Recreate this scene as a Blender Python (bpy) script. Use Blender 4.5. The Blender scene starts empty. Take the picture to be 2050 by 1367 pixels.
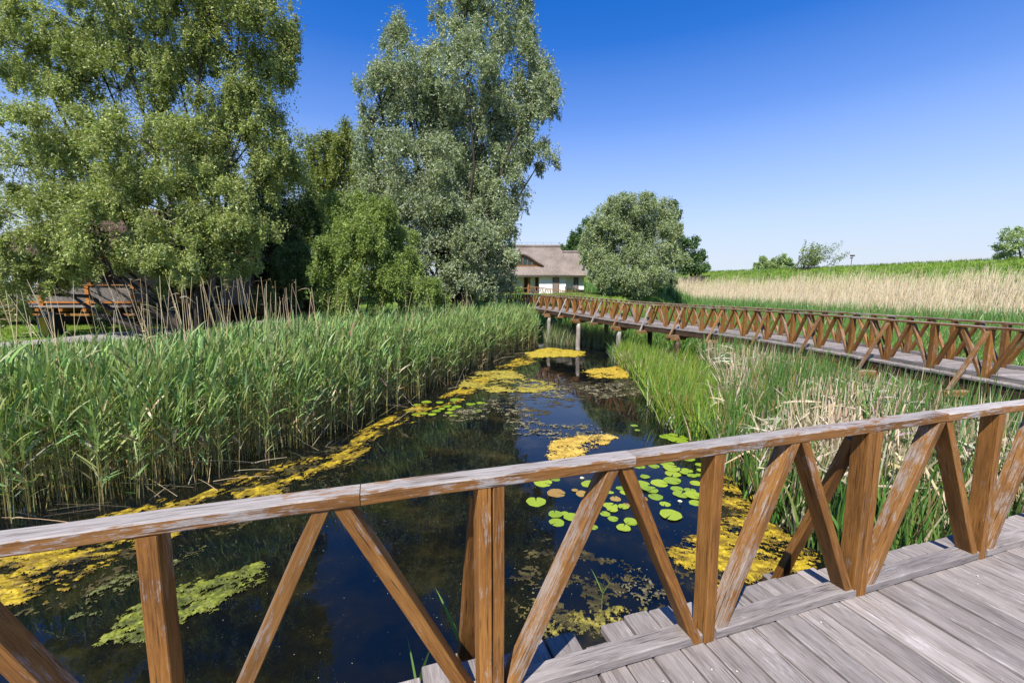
import bpy, math, random
import numpy as np
from mathutils import Vector

rng = np.random.default_rng(11)
random.seed(11)
SC = bpy.context.scene
COL = SC.collection

# ------------------------------------------------------------------ camera geometry
F_PX, YH = 860.0, 580.0
TH = math.atan((683.5 - YH) / F_PX)
FV = np.array([0, math.cos(TH), -math.sin(TH)])
UV_ = np.array([0, math.sin(TH), math.cos(TH)])
RV = np.array([1.0, 0, 0])
CAMZ = 1.7
WATER = -2.0

def ray(px, py):
    return FV + RV * (px - 1025) / F_PX - UV_ * (py - 683.5) / F_PX

def on_z(px, py, z):            # point of the place at height z
    d = ray(px, py); t = (z - CAMZ) / d[2]
    return np.array([d[0] * t, d[1] * t, z])

def at_y(px, py, y):            # point of the place at distance y
    d = ray(px, py); t = y / d[1]
    return np.array([d[0] * t, y, CAMZ + d[2] * t])

def proj(p):
    p = np.atleast_2d(p) - np.array([0, 0, CAMZ])
    k = p @ FV
    return np.stack([1025 + F_PX * (p @ RV) / k, 683.5 - F_PX * (p @ UV_) / k], 1)

# ------------------------------------------------------------------ objects
def tag(o, label=None, cat=None, group=None, kind=None):
    if label: o['label'] = label
    if cat: o['category'] = cat
    if group: o['group'] = group
    if kind: o['kind'] = kind
    return o

def empty(name, loc, label=None, cat=None, group=None):
    o = bpy.data.objects.new(name, None)
    COL.objects.link(o); o.location = loc
    o.empty_display_size = 0.3
    return tag(o, label, cat, group)

def link(name, me, parent=None):
    o = bpy.data.objects.new(name, me)
    COL.objects.link(o)
    if parent is not None:
        o.parent = parent
        o.matrix_parent_inverse.identity()
        if parent.parent is None: o.location = -Vector(parent.location)
    return o

def np_mesh(name, verts, quads, mat, col=None, uv=None, smooth=False):
    me = bpy.data.meshes.new(name)
    verts = np.asarray(verts, np.float32); quads = np.asarray(quads, np.int32)
    me.vertices.add(len(verts)); me.vertices.foreach_set('co', verts.ravel())
    k = quads.shape[1]
    me.loops.add(quads.size); me.loops.foreach_set('vertex_index', quads.ravel())
    me.polygons.add(len(quads))
    me.polygons.foreach_set('loop_start', np.arange(0, quads.size, k, dtype=np.int32))
    me.polygons.foreach_set('loop_total', np.full(len(quads), k, np.int32))
    if smooth: me.polygons.foreach_set('use_smooth', np.ones(len(quads), bool))
    if col is not None:
        a = me.color_attributes.new('col', 'FLOAT_COLOR', 'POINT')
        c = np.ones((len(verts), 4), np.float32); c[:, :3] = col
        a.data.foreach_set('color', c.ravel())
    me.update(calc_edges=True); me.validate()
    if mat: me.materials.append(mat)
    return me

class MB:
    """collects shapes with grain UVs (u along the piece in metres, v round it) and links them as one mesh"""
    def __init__(s): s.v = []; s.f = []; s.uv = []; s.m = []
    def quadset(s, vs, fs, uvs, m=0):
        b = len(s.v); s.v += [tuple(p) for p in vs]
        s.f += [tuple(i + b for i in f) for f in fs]; s.uv += uvs; s.m += [m] * len(fs)
    def bar(s, p0, p1, side, w, d, ch=0.004, seg=4, jit=0.0015, m=0, cut0=None, cut1=None):
        """a sawn piece from p0 to p1; w along 'side', d along the third axis; corners eased"""
        p0 = Vector(p0); p1 = Vector(p1); ax = (p1 - p0); L = ax.length; ax.normalize()
        side = Vector(side); side = (side - ax * side.dot(ax)).normalized()
        up = ax.cross(side)
        a, b = w / 2, d / 2; ch = min(ch, a * .6, b * .6)
        sec = [(-a + ch, -b), (a - ch, -b), (a, -b + ch), (a, b - ch), (a - ch, b), (-a + ch, b), (-a, b - ch), (-a, -b + ch)]
        per = [0]
        for i in range(8):
            q, r = sec[i], sec[(i + 1) % 8]; per.append(per[-1] + math.hypot(q[0] - r[0], q[1] - r[1]))
        ou, ov = random.uniform(0, 50), random.uniform(0, 50)
        vs = []; fs = []; uvs = []
        for k in range(seg + 1):
            t = k / seg
            jx, jy = random.gauss(0, jit), random.gauss(0, jit)
            for (x, y) in sec:
                x2, y2 = x + jx, y + jy
                q = p0 + ax * (L * t) + side * x2 + up * y2
                if k == 0 and cut0: q = shear(q, p0, ax, cut0)
                if k == seg and cut1: q = shear(q, p1, ax, cut1)
                vs.append(q)
        for k in range(seg):
            for i in range(8):
                j = (i + 1) % 8
                fs.append((k * 8 + i, k * 8 + j, (k + 1) * 8 + j, (k + 1) * 8 + i))
                u0, u1 = ou + L * k / seg, ou + L * (k + 1) / seg
                uvs.append([(u0, ov + per[i]), (u0, ov + per[i + 1]), (u1, ov + per[i + 1]), (u1, ov + per[i])])
        fs.append(tuple(reversed(range(8)))); uvs.append([(ou + x * .2, ov + y) for (x, y) in reversed(sec)])
        fs.append(tuple(seg * 8 + i for i in range(8))); uvs.append([(ou + x * .2, ov + y) for (x, y) in sec])
        s.quadset(vs, fs, uvs, m)
    def box(s, c, sx, sy, sz, rz=0, **kw):
        c = Vector(c); dx = Vector((math.cos(rz), math.sin(rz), 0))
        dims = [(sx, dx), (sy, Vector((-dx.y, dx.x, 0))), (sz, Vector((0, 0, 1)))]
        k = max(range(3), key=lambda i: dims[i][0])
        L, ax = dims[k]; others = [dims[i] for i in range(3) if i != k]
        kw.setdefault('jit', 0); kw.setdefault('seg', 1)
        s.bar(c - ax * L / 2, c + ax * L / 2, others[0][1], others[0][0], others[1][0], **kw)
    def tube(s, pts, rad, n=8, m=0, cap=True):
        pts = [Vector(p) for p in pts]
        vs = []; fs = []; uvs = []; ou = random.uniform(0, 50); acc = 0
        ref = Vector((0.31, 0.17, 1)) if abs((pts[-1] - pts[0]).normalized().z) < .9 else Vector((1, .1, 0))
        for k, p in enumerate(pts):
            d = (pts[min(k + 1, len(pts) - 1)] - pts[max(k - 1, 0)]).normalized()
            a = d.cross(ref).normalized(); b = d.cross(a)
            for i in range(n):
                t = 2 * math.pi * i / n
                vs.append(p + (a * math.cos(t) + b * math.sin(t)) * rad[k])
            if k:
                l2 = acc + (p - pts[k - 1]).length
                for i in range(n):
                    j = (i + 1) % n
                    fs.append(((k - 1) * n + i, (k - 1) * n + j, k * n + j, k * n + i))
                    uvs.append([(ou + acc, i * .05), (ou + acc, (i + 1) * .05), (ou + l2, (i + 1) * .05), (ou + l2, i * .05)])
                acc = l2
        if cap:
            fs.append(tuple(range(n))); uvs.append([(0, 0)] * n)
            fs.append(tuple((len(pts) - 1) * n + i for i in range(n))); uvs.append([(0, 0)] * n)
        s.quadset(vs, fs, uvs, m)
    def poly(s, vs, m=0, uv=None):
        s.quadset(vs, [tuple(range(len(vs)))], [uv or [(v[0], v[1] + v[2]) for v in vs]], m)
    def mesh(s, name, mats, smooth=False):
        me = bpy.data.meshes.new(name)
        me.from_pydata(s.v, [], s.f)
        for mt in (mats if isinstance(mats, (list, tuple)) else [mats]): me.materials.append(mt)
        ul = me.uv_layers.new(name='grain')
        flat = [c for f in s.uv for q in f for c in q]
        ul.data.foreach_set('uv', flat)
        me.polygons.foreach_set('material_index', s.m)
        if smooth: me.polygons.foreach_set('use_smooth', [True] * len(s.f))
        me.update()
        return me
    def build(s, name, mats, parent=None, smooth=False):
        return link(name, s.mesh(name, mats, smooth), parent)

def shear(q, p, ax, nrm):
    n = Vector(nrm); return q - ax * ((q - p).dot(n) / ax.dot(n))

# ------------------------------------------------------------------ noise in numpy
def vnoise(x, y, seed=0):
    xi = np.floor(x).astype(np.int64); yi = np.floor(y).astype(np.int64)
    fx = x - xi; fy = y - yi; fx = fx * fx * (3 - 2 * fx); fy = fy * fy * (3 - 2 * fy)
    def h(a, b):
        v = (a * 374761393 + b * 668265263 + seed * 974711) & 0x7fffffff
        v = ((v ^ (v >> 13)) * 1274126177) & 0x7fffffff
        return ((v ^ (v >> 16)) & 0xffff) / 65535.0
    return (h(xi, yi) * (1 - fx) + h(xi + 1, yi) * fx) * (1 - fy) + (h(xi, yi + 1) * (1 - fx) + h(xi + 1, yi + 1) * fx) * fy

def fbm(x, y, seed=0, o=4):
    r = 0; a = .5; t = 0
    for i in range(o):
        r = r + a * vnoise(x * 2 ** i + i * 7.3, y * 2 ** i - i * 3.1, seed + i); t += a; a *= .5
    return r / t

def inside(poly, x, y):
    poly = np.asarray(poly); r = np.zeros(x.shape, bool); n = len(poly)
    for i in range(n):
        x0, y0 = poly[i]; x1, y1 = poly[(i + 1) % n]
        if y0 == y1: continue
        c = ((y0 > y) != (y1 > y)) & (x < (x1 - x0) * (y - y0) / (y1 - y0) + x0)
        r ^= c
    return r

def edge_dist(poly, x, y):
    poly = np.asarray(poly, float); d = np.full(x.shape, 1e9); n = len(poly)
    for i in range(n):
        a = poly[i]; b = poly[(i + 1) % n]; e = b - a; L = max(e @ e, 1e-9)
        t = np.clip(((x - a[0]) * e[0] + (y - a[1]) * e[1]) / L, 0, 1)
        d = np.minimum(d, np.hypot(x - a[0] - t * e[0], y - a[1] - t * e[1]))
    return d

def smooth(t): t = np.clip(t, 0, 1); return t * t * (3 - 2 * t)

# ------------------------------------------------------------------ materials
def new_mat(name):
    m = bpy.data.materials.new(name); m.use_nodes = True
    nt = m.node_tree; nt.nodes.clear()
    out = nt.nodes.new('ShaderNodeOutputMaterial'); b = nt.nodes.new('ShaderNodeBsdfPrincipled')
    nt.links.new(b.outputs[0], out.inputs[0])
    return m, nt, b, out

def N(nt, t, **kw):
    n = nt.nodes.new(t)
    for k, v in kw.items():
        if k.startswith('i_'): n.inputs[k[2:].replace('_', ' ')].default_value = v
        else: setattr(n, k, v)
    return n

def ramp(nt, src, stops):
    r = nt.nodes.new('ShaderNodeValToRGB'); e = r.color_ramp.elements
    while len(e) < len(stops): e.new(0.5)
    for el, (p, c) in zip(e, stops):
        el.position = p; el.color = (*c, 1) if len(c) == 3 else c
    if src is not None: nt.links.new(src, r.inputs[0])
    return r

def mix(nt, fac, a, b, bt='MIX'):
    m = nt.nodes.new('ShaderNodeMix'); m.data_type = 'RGBA'; m.blend_type = bt
    for inp, v in ((m.inputs[0], fac), (m.inputs[6], a), (m.inputs[7], b)):
        if hasattr(v, 'is_linked') or hasattr(v, 'links'): nt.links.new(v, inp)
        elif isinstance(v, (int, float)): inp.default_value = v
        else: inp.default_value = (*v, 1)
    return m.outputs[2]

def math_(nt, op, a, b=None, clamp=False):
    m = nt.nodes.new('ShaderNodeMath'); m.operation = op; m.use_clamp = clamp
    for i, v in enumerate((a, b)):
        if v is None: continue
        if hasattr(v, 'links'): nt.links.new(v, m.inputs[i])
        else: m.inputs[i].default_value = v
    return m.outputs[0]

def grain_noise(nt, uvout, su, sv, detail=6, rough=.6):
    mp = nt.nodes.new('ShaderNodeMapping'); mp.inputs['Scale'].default_value = (su, sv, 1)
    nt.links.new(uvout, mp.inputs[0])
    n = nt.nodes.new('ShaderNodeTexNoise'); n.noise_dimensions = '2D'
    n.inputs['Scale'].default_value = 1; n.inputs['Detail'].default_value = detail; n.inputs['Roughness'].default_value = rough
    nt.links.new(mp.outputs[0], n.inputs['Vector'])
    return n.outputs[0]

def wood(name, dark, mid, light, wear_col, wear=0.5, up_wear=0.25, rough=.7, bump=.5):
    m, nt, b, out = new_mat(name)
    uv = N(nt, 'ShaderNodeUVMap', uv_map='grain').outputs[0]
    g = grain_noise(nt, uv, 6.5, 130, 7, .7)
    g2 = grain_noise(nt, uv, 1.6, 11, 5)
    gm = math_(nt, 'ADD', math_(nt, 'MULTIPLY', g, .55), math_(nt, 'MULTIPLY', g2, .45))
    base = ramp(nt, gm, [(.32, dark), (.5, mid), (.68, light)]).outputs[0]
    w1 = grain_noise(nt, uv, 8, 26, 12, .78)
    w0 = grain_noise(nt, uv, 1.6, 5, 3)
    tone = ramp(nt, grain_noise(nt, uv, .12, .12, 1), [(.3, (.76, .76, .76)), (.7, (1.16, 1.15, 1.12))]).outputs[0]
    w2 = grain_noise(nt, uv, 11, 170, 5, .7)
    geo = N(nt, 'ShaderNodeNewGeometry')
    sep = nt.nodes.new('ShaderNodeSeparateXYZ'); nt.links.new(geo.outputs['Normal'], sep.inputs[0])
    upz = math_(nt, 'MULTIPLY', math_(nt, 'MAXIMUM', sep.outputs[2], 0.0), up_wear)
    wv = math_(nt, 'ADD', math_(nt, 'ADD', math_(nt, 'MULTIPLY', w1, .6), math_(nt, 'MULTIPLY', w2, .4)), math_(nt, 'ADD', upz, math_(nt, 'MULTIPLY', math_(nt, 'SUBTRACT', w0, .5), .42)))
    mask = ramp(nt, wv, [(1 - wear - .035, (0, 0, 0)), (1 - wear + .035, (1, 1, 1))]).outputs[0]
    wc = ramp(nt, math_(nt, 'ADD', math_(nt, 'MULTIPLY', g, .75), math_(nt, 'MULTIPLY', g2, .25)), [(.30, tuple(c * .38 for c in wear_col)), (.47, tuple(c * .8 for c in wear_col)), (.66, tuple(c * 1.15 for c in wear_col))]).outputs[0]
    c = mix(nt, mask, base, wc)
    kn = grain_noise(nt, uv, 1.4, 7, 2)
    c = mix(nt, ramp(nt, kn, [(.64, (0, 0, 0)), (.8, (.65, .65, .65))]).outputs[0], c, tuple(x * .45 for x in mid))
    cr = grain_noise(nt, uv, 3.4, 80, 3, .5)
    crk = ramp(nt, cr, [(.27, (.85, .85, .85)), (.33, (0, 0, 0))]).outputs[0]
    c = mix(nt, crk, c, tuple(x * .25 for x in mid))
    c = mix(nt, 1.0, c, tone, 'MULTIPLY')
    nt.links.new(c, b.inputs['Base Color'])
    b.inputs['Roughness'].default_value = rough
    b.inputs['Specular IOR Level'].default_value = .3
    bm = nt.nodes.new('ShaderNodeBump'); bm.inputs['Strength'].default_value = bump; bm.inputs['Distance'].default_value = .003
    nt.links.new(math_(nt, 'SUBTRACT', math_(nt, 'ADD', g, math_(nt, 'MULTIPLY', w1, .6)), crk), bm.inputs['Height']); nt.links.new(bm.outputs[0], b.inputs['Normal'])
    return m

def leafmat(name, trans=.28, rough=.42, spec=.35, under=None, under_f=.6):
    m, nt, b, out = new_mat(name)
    a = N(nt, 'ShaderNodeVertexColor', layer_name='col')
    c = a.outputs[0]
    if under:
        geo = N(nt, 'ShaderNodeNewGeometry')
        c = mix(nt, math_(nt, 'MULTIPLY', geo.outputs['Backfacing'], under_f), c, under)
    nt.links.new(c, b.inputs['Base Color'])
    b.inputs['Roughness'].default_value = rough; b.inputs['Specular IOR Level'].default_value = spec
    if trans:
        tr = nt.nodes.new('ShaderNodeBsdfTranslucent'); ms = nt.nodes.new('ShaderNodeMixShader')
        br = mix(nt, 1.0, c, (1.0, 1.1, .55), 'MULTIPLY')
        nt.links.new(br, tr.inputs[0]); ms.inputs[0].default_value = trans
        nt.links.new(b.outputs[0], ms.inputs[1]); nt.links.new(tr.outputs[0], ms.inputs[2]); nt.links.new(ms.outputs[0], out.inputs[0])
    return m

def plain(name, col, rough=.6, var=.25, scale=6, metal=0, spec=.4, bump=0.0):
    m, nt, b, out = new_mat(name)
    tc = N(nt, 'ShaderNodeTexCoord')
    n = N(nt, 'ShaderNodeTexNoise', i_Scale=scale, i_Detail=6)
    nt.links.new(tc.outputs['Object'], n.inputs['Vector'])
    r = ramp(nt, n.outputs[0], [(.3, tuple(c * (1 - var) for c in col)), (.7, tuple(min(1, c * (1 + var)) for c in col))])
    nt.links.new(r.outputs[0], b.inputs['Base Color'])
    b.inputs['Roughness'].default_value = rough; b.inputs['Metallic'].default_value = metal; b.inputs['Specular IOR Level'].default_value = spec
    if bump:
        bm = N(nt, 'ShaderNodeBump', i_Strength=bump); nt.links.new(n.outputs[0], bm.inputs['Height']); nt.links.new(bm.outputs[0], b.inputs['Normal'])
    return m

M = {}
M['brown'] = wood('stained_brown_wood', (.09, .035, .008), (.235, .099, .020), (.34, .162, .040), (.35, .265, .205), wear=.385, up_wear=.06)
M['brown_worn'] = wood('worn_brown_wood', (.10, .041, .010), (.235, .104, .024), (.33, .165, .046), (.33, .255, .20), wear=.445, up_wear=.05)
M['rail'] = wood('peeling_rail_wood', (.09, .038, .010), (.215, .094, .022), (.30, .145, .042), (.375, .335, .305), wear=.445, up_wear=.15)
M['grey'] = wood('grey_weathered_plank', (.10, .083, .073), (.24, .207, .190), (.35, .312, .292), (.41, .372, .355), wear=.40, up_wear=.0)
M['pale'] = wood('bleached_wood', (.16, .135, .11), (.27, .235, .20), (.38, .335, .29), (.48, .44, .40), wear=.44, up_wear=.1)
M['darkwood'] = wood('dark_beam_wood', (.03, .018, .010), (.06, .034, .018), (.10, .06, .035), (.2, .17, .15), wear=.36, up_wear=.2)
M['orange'] = wood('varnished_orange_wood', (.22, .07, .012), (.38, .13, .022), (.5, .2, .04), (.4, .25, .15), wear=.3, up_wear=.05)
M['bark'] = wood('willow_bark', (.016, .012, .009), (.036, .028, .021), (.065, .052, .04), (.10, .085, .065), wear=.42, up_wear=0, bump=.8)
M['leaf'] = leafmat('willow_leaf', rough=.5, spec=.3, under=(.24, .28, .13), under_f=.5)
M['silver'] = leafmat('silver_willow_leaf', trans=.24, rough=.5, spec=.3, under=(.36, .40, .31), under_f=.7)
M['darkleaf'] = leafmat('dark_tree_leaf')
M['reed'] = leafmat('reed_blade', trans=.24, rough=.42, spec=.4)
M['straw'] = leafmat('dry_straw', trans=.12, rough=.7, spec=.15)
M['algae'] = leafmat('algae_mat', trans=0, rough=.6, spec=.3)

# ------------------------------------------------------------------ light, sky, camera
EL = math.radians(55); SD = Vector((.37, .93, 0)).normalized()      # shadows fall along SD
sun = bpy.data.lights.new('sun', 'SUN'); sun.energy = 4.9; sun.angle = math.radians(.5); sun.color = (1, .955, .88)
so = bpy.data.objects.new('sun', sun); COL.objects.link(so); so.location = (-10, -25, 40)
so.rotation_euler = Vector((SD.x * math.cos(EL), SD.y * math.cos(EL), -math.sin(EL))).to_track_quat('-Z', 'Y').to_euler()
w = bpy.data.worlds.new('World'); SC.world = w; w.use_nodes = True
nt = w.node_tree; bg = nt.nodes['Background']
sky = nt.nodes.new('ShaderNodeTexSky'); sky.sky_type = 'NISHITA'; sky.sun_disc = False
sky.sun_elevation = EL; sky.sun_rotation = math.atan2(-SD.x, -SD.y)
sky.air_density = 1.0; sky.dust_density = 0; sky.ozone_density = 10
deep = mix(nt, 1.0, sky.outputs[0], (.15, .93, 1.66), 'MULTIPLY')
# thin wisps of cloud low over the dyke
tc = nt.nodes.new('ShaderNodeTexCoord'); mp = nt.nodes.new('ShaderNodeMapping'); mp.inputs['Scale'].default_value = (2.2, 2.2, 16)
nt.links.new(tc.outputs['Generated'], mp.inputs[0])
cn = N(nt, 'ShaderNodeTexNoise', i_Scale=2.4, i_Detail=7, i_Roughness=.6); nt.links.new(mp.outputs[0], cn.inputs['Vector'])
sx = nt.nodes.new('ShaderNodeSeparateXYZ'); nt.links.new(tc.outputs['Generated'], sx.inputs[0])
low = ramp(nt, sx.outputs[2], [(.0, (1, 1, 1)), (.09, (.5, .5, .5)), (.17, (0, 0, 0))])
cm = ramp(nt, cn.outputs[0], [(.5, (0, 0, 0)), (.72, (.7, .7, .7))])
cf = math_(nt, 'MULTIPLY', low.outputs[0], cm.outputs[0])
hz_ = ramp(nt, sx.outputs[2], [(.05, (1, 1, 1)), (.115, (.86, .86, .86)), (.2, (.58, .58, .58)), (.34, (.2, .2, .2)), (.46, (.03, .03, .03)), (.54, (0, 0, 0))])
hazy = mix(nt, hz_.outputs[0], deep, (5.7, 6.45, 7.5))
skc = mix(nt, cf, hazy, (6.0, 5.9, 6.3))
nt.links.new(skc, bg.inputs[0]); bg.inputs[1].default_value = .079

cd = bpy.data.cameras.new('camera'); cd.lens = 36 * F_PX / 2050; cd.sensor_width = 36; cd.clip_end = 2000; cd.clip_start = .05
co = bpy.data.objects.new('camera', cd); COL.objects.link(co)
co.location = (0, 0, CAMZ); co.rotation_euler = (math.pi / 2 - TH, 0, 0); SC.camera = co
SC.view_settings.view_transform = 'Standard'; SC.view_settings.look = 'None'; SC.view_settings.exposure = .7; SC.view_settings.gamma = 1
SC.cycles.max_bounces = 8; SC.cycles.transparent_max_bounces = 8

# ------------------------------------------------------------------ terrain, water
LAND = [(-70, 3), (-23, 8), (-16.8, 13.2), (-13.8, 20), (-10.5, 25.5), (-6, 29.5), (-1, 32), (1, 37), (4, 44), (10, 49), (20, 52), (26, 62), (26, 140), (-70, 140)]
DP = np.array([64.0, 54.0]); DN = np.array([-.88, -.474])
def dike_d(x, y): return (x - DP[0]) * DN[0] + (y - DP[1]) * DN[1]
def height(x, y):
    x = np.asarray(x, float); y = np.asarray(y, float)
    d = edge_dist(LAND, x, y); ins = inside(LAND, x, y)
    base = -2.25 + .9 * smooth((y - 34) / 26) * (x > 0)
    land = -2.25 + 1.75 * smooth(np.where(ins, d, 0) / 3.2) + 1.35 * smooth((y - 38) / 20) * ins + .3 * smooth((y - 18) / 6) * ins * smooth(d / 4)
    z = np.where(ins, np.maximum(land, base), base)
    dd = dike_d(x, y)
    dk = 5.5 - .3 * np.maximum(dd, 0) + .5 * (fbm(x * .08, y * .08, 3) - .5) - .25 * np.maximum(-dd - 5, 0)
    z = np.maximum(z, dk)
    return z + .12 * (fbm(x * .5, y * .5, 5) - .5)

gx = np.concatenate([np.linspace(-900, -72, 14), np.linspace(-70, 130, 170), np.linspace(135, 1000, 14)])
gy = np.concatenate([np.linspace(-60, 2, 8), np.linspace(4, 130, 120), np.linspace(135, 1500, 16)])
X, Y = np.meshgrid(gx, gy)
Z = height(X, Y)
V = np.stack([X, Y, Z], -1).reshape(-1, 3); nx = len(gx)
ii = (np.arange(len(gy) - 1)[:, None] * nx + np.arange(nx - 1)[None]).ravel()
Q = np.stack([ii, ii + 1, ii + nx + 1, ii + nx], 1)
m, nt, b, out = new_mat('grassy_ground')
geo = N(nt, 'ShaderNodeNewGeometry')
sp = nt.nodes.new('ShaderNodeSeparateXYZ'); nt.links.new(geo.outputs['Position'], sp.inputs[0])
n1 = N(nt, 'ShaderNodeTexNoise', i_Scale=.35, i_Detail=8); nt.links.new(geo.outputs['Position'], n1.inputs['Vector'])
n2 = N(nt, 'ShaderNodeTexNoise', i_Scale=6.0, i_Detail=6); nt.links.new(geo.outputs['Position'], n2.inputs['Vector'])
gcol = ramp(nt, math_(nt, 'ADD', math_(nt, 'MULTIPLY', n1.outputs[0], .5), math_(nt, 'MULTIPLY', n2.outputs[0], .5)),
            [(.35, (.055, .10, .014)), (.5, (.10, .17, .022)), (.66, (.17, .23, .035))])
mud = mix(nt, ramp(nt, sp.outputs[2], [(0, (0, 0, 0)), (1, (1, 1, 1))]).outputs[0], (.03, .023, .013), gcol.outputs[0])
mr = nt.nodes.new('ShaderNodeMapRange'); mr.inputs[1].default_value = -1.9; mr.inputs[2].default_value = -1.2
nt.links.new(sp.outputs[2], mr.inputs[0])
c = mix(nt, mr.outputs[0], (.03, .023, .013), gcol.outputs[0])
nt.links.new(c, b.inputs['Base Color']); b.inputs['Roughness'].default_value = .95; b.inputs['Specular IOR Level'].default_value = .1
bm = N(nt, 'ShaderNodeBump', i_Strength=.7, i_Distance=.1); nt.links.new(n2.outputs[0], bm.inputs['Height']); nt.links.new(bm.outputs[0], b.inputs['Normal'])
M['ground'] = m
tag(link('ground', np_mesh('ground', V, Q, m, smooth=True)), kind='structure')

m, nt, b, out = new_mat('dark_pond_water')
geo = N(nt, 'ShaderNodeNewGeometry')
n1 = N(nt, 'ShaderNodeTexNoise', i_Scale=1.1, i_Detail=9, i_Roughness=.62); nt.links.new(geo.outputs['Position'], n1.inputs['Vector'])
r = ramp(nt, n1.outputs[0], [(.38, (.0018, .0034, .006)), (.55, (.006, .006, .004)), (.72, (.026, .021, .008))])
nt.links.new(r.outputs[0], b.inputs['Base Color'])
b.inputs['Roughness'].default_value = .015; b.inputs['IOR'].default_value = 1.42
n2 = N(nt, 'ShaderNodeTexNoise', i_Scale=2.2, i_Detail=3); nt.links.new(geo.outputs['Position'], n2.inputs['Vector'])
bm = N(nt, 'ShaderNodeBump', i_Strength=.05, i_Distance=.05); nt.links.new(n2.outputs[0], bm.inputs['Height']); nt.links.new(bm.outputs[0], b.inputs['Normal'])
M['water'] = m
mb = MB(); mb.poly([(-60, -40, WATER), (70, -40, WATER), (70, 75, WATER), (-60, 75, WATER)])
tag(mb.build('pond_water', m), kind='structure')

# gravel path on the left bank
pp = [(-34, 8), (-26, 11.5), (-22.2, 14.4), (-19.6, 17.6), (-17.2, 21), (-14.4, 24.6), (-10.5, 28), (-5, 31.5)]
vs = []; fs = []
pts = []
for i in range(len(pp) - 1):
    for k in range(6):
        t = k / 6; pts.append(np.array(pp[i]) * (1 - t) + np.array(pp[i + 1]) * t)
for k, p in enumerate(pts):
    d = pts[min(k + 1, len(pts) - 1)] - pts[max(k - 1, 0)]; d /= np.hypot(*d); n = np.array([-d[1], d[0]])
    for o in (-1.2, -.4, .4, 1.2):
        q = p + n * (o + .05 * random.uniform(-1, 1)); vs.append((q[0], q[1], float(height(q[0], q[1])) + .06))
for k in range(len(pts) - 1):
    for j in range(3): fs.append((k * 4 + j, k * 4 + j + 1, k * 4 + 5 + j, k * 4 + 4 + j))
M['path'] = plain('gravel_path', (.27, .245, .23), .95, .25, 14, spec=.1, bump=.3)
tag(link('path', np_mesh('path', np.array(vs), np.array(fs), M['path'])), kind='structure')

# ------------------------------------------------------------------ near boardwalk
A0 = np.array([.493, 1.702]); RD = np.array([.953, .303]); RD /= np.hypot(*RD); NO = np.array([RD[1], -RD[0]])   # NO points onto the deck
RD3 = Vector((RD[0], RD[1], 0)); NO3 = Vector((NO[0], NO[1], 0))
def bw(s, n, z):
    q = A0 + RD * s + NO * n; return Vector((q[0], q[1], z))
board = empty('boardwalk', bw(0, .8, 0), 'grey plank boardwalk with a peeling brown railing of slanted braces, nearest the viewer', 'boardwalk')
mb = MB(); s = -6.0
while s < 9.6:
    wd = random.uniform(.128, .15)
    oe = -.30 + random.gauss(0, .014)
    if -.12 < s < .02: oe = -.2
    zz = -.022 + random.gauss(0, .0022)
    mb.bar(bw(s + wd / 2, 2.6, zz), bw(s + wd / 2, oe, zz + random.gauss(0, .002)), RD3, wd, .042, ch=.005, seg=3, jit=.001)
    s += wd + random.uniform(.008, .015)
mb.build('deck', M['grey'], board)
mb = MB()
for n in (-.14, .8, 1.8, 2.5): mb.bar(bw(-6, n, -.15), bw(9.6, n, -.15), NO3, .09, .2, seg=6)
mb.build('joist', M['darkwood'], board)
for s in (-5.2, -.9, 3.4, 7.6):
    for n in (-.1, 2.4):
        mb = MB(); mb.tube([bw(s, n, -2.6), bw(s, n, -.26)], [.09, .085], 10); mb.build('pile', M['darkwood'], board, True)
POSTS = [-5.0, -3.9, -2.80, -1.685, -.582, .508, 1.545, 2.65, 3.72, 4.75, 5.75, 6.8, 7.85, 8.9]
APEX = [-4.45, -3.34, -2.25, -1.155, -.014, 1.01, 2.12, 3.18, 4.22, 5.24, 6.27, 7.3, 8.4]
DOUBLE = {-.582, 1.545, -2.80, 3.72, 5.75, 7.85}
RB, RT = .945, .992
for p in POSTS:
    if p in DOUBLE:
        for dx, wdt in ((-.029, .052), (.026, .046)):
            mb = MB(); mb.bar(bw(p + dx, -.096, -.002), bw(p + dx, -.096, RB), RD3, wdt, .092, ch=.003); mb.build('post', M['brown'], board)
    else:
        mb = MB(); mb.bar(bw(p, -.095, -.002), bw(p, -.095, RB), RD3, .058, .09, ch=.003); mb.build('post', M['brown'], board)
ci = 0
for a in APEX:
    for p, sg in ((max(q for q in POSTS if q < a), 1), (min(q for q in POSTS if q > a), -1)):
        mb = MB()
        off = .066
        top = bw(a - sg * .033, -.097, RB - .001); bot = bw(p + sg * off, -.097, .005)
        mb.bar(bot, top, NO3, .086, .05, ch=.003, cut0=(0, 0, 1), cut1=(0, 0, 1), jit=.001)
        mb.build('diagonal_brace', M['brown_worn'] if sg > 0 else M['brown'], board)
# handrail pieces, butt-jointed over the V tops
JT = [-6.0, -3.4, -1.06, .055, 2.13, 4.2, 6.3, 9.4]
for i in range(len(JT) - 1):
    mb = MB(); zo = [.003, 0, .001, -.002, .002, -.004, .001, 0][i]
    mb.bar(bw(JT[i] + .0015, -.09, (RB + RT) / 2 + zo), bw(JT[i + 1] - .0015, -.09 + random.gauss(0, .002), (RB + RT) / 2 + zo * .5), NO3, .085, RT - RB, ch=.005, seg=8, jit=.0012)
    mb.build('handrail', M['rail'], board)
# kerb beam, let in between the posts
for i in range(len(POSTS) - 1):
    mb = MB(); a, b_ = POSTS[i] + .115, POSTS[i + 1] - .115
    mb.bar(bw(a - .075, -.1, .024), bw(b_ + .075, -.1, .024 + random.gauss(0, .0015)), NO3, .098, .05, ch=.006, seg=5)
    mb.build('kerb_beam', M['grey'], board)
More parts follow.
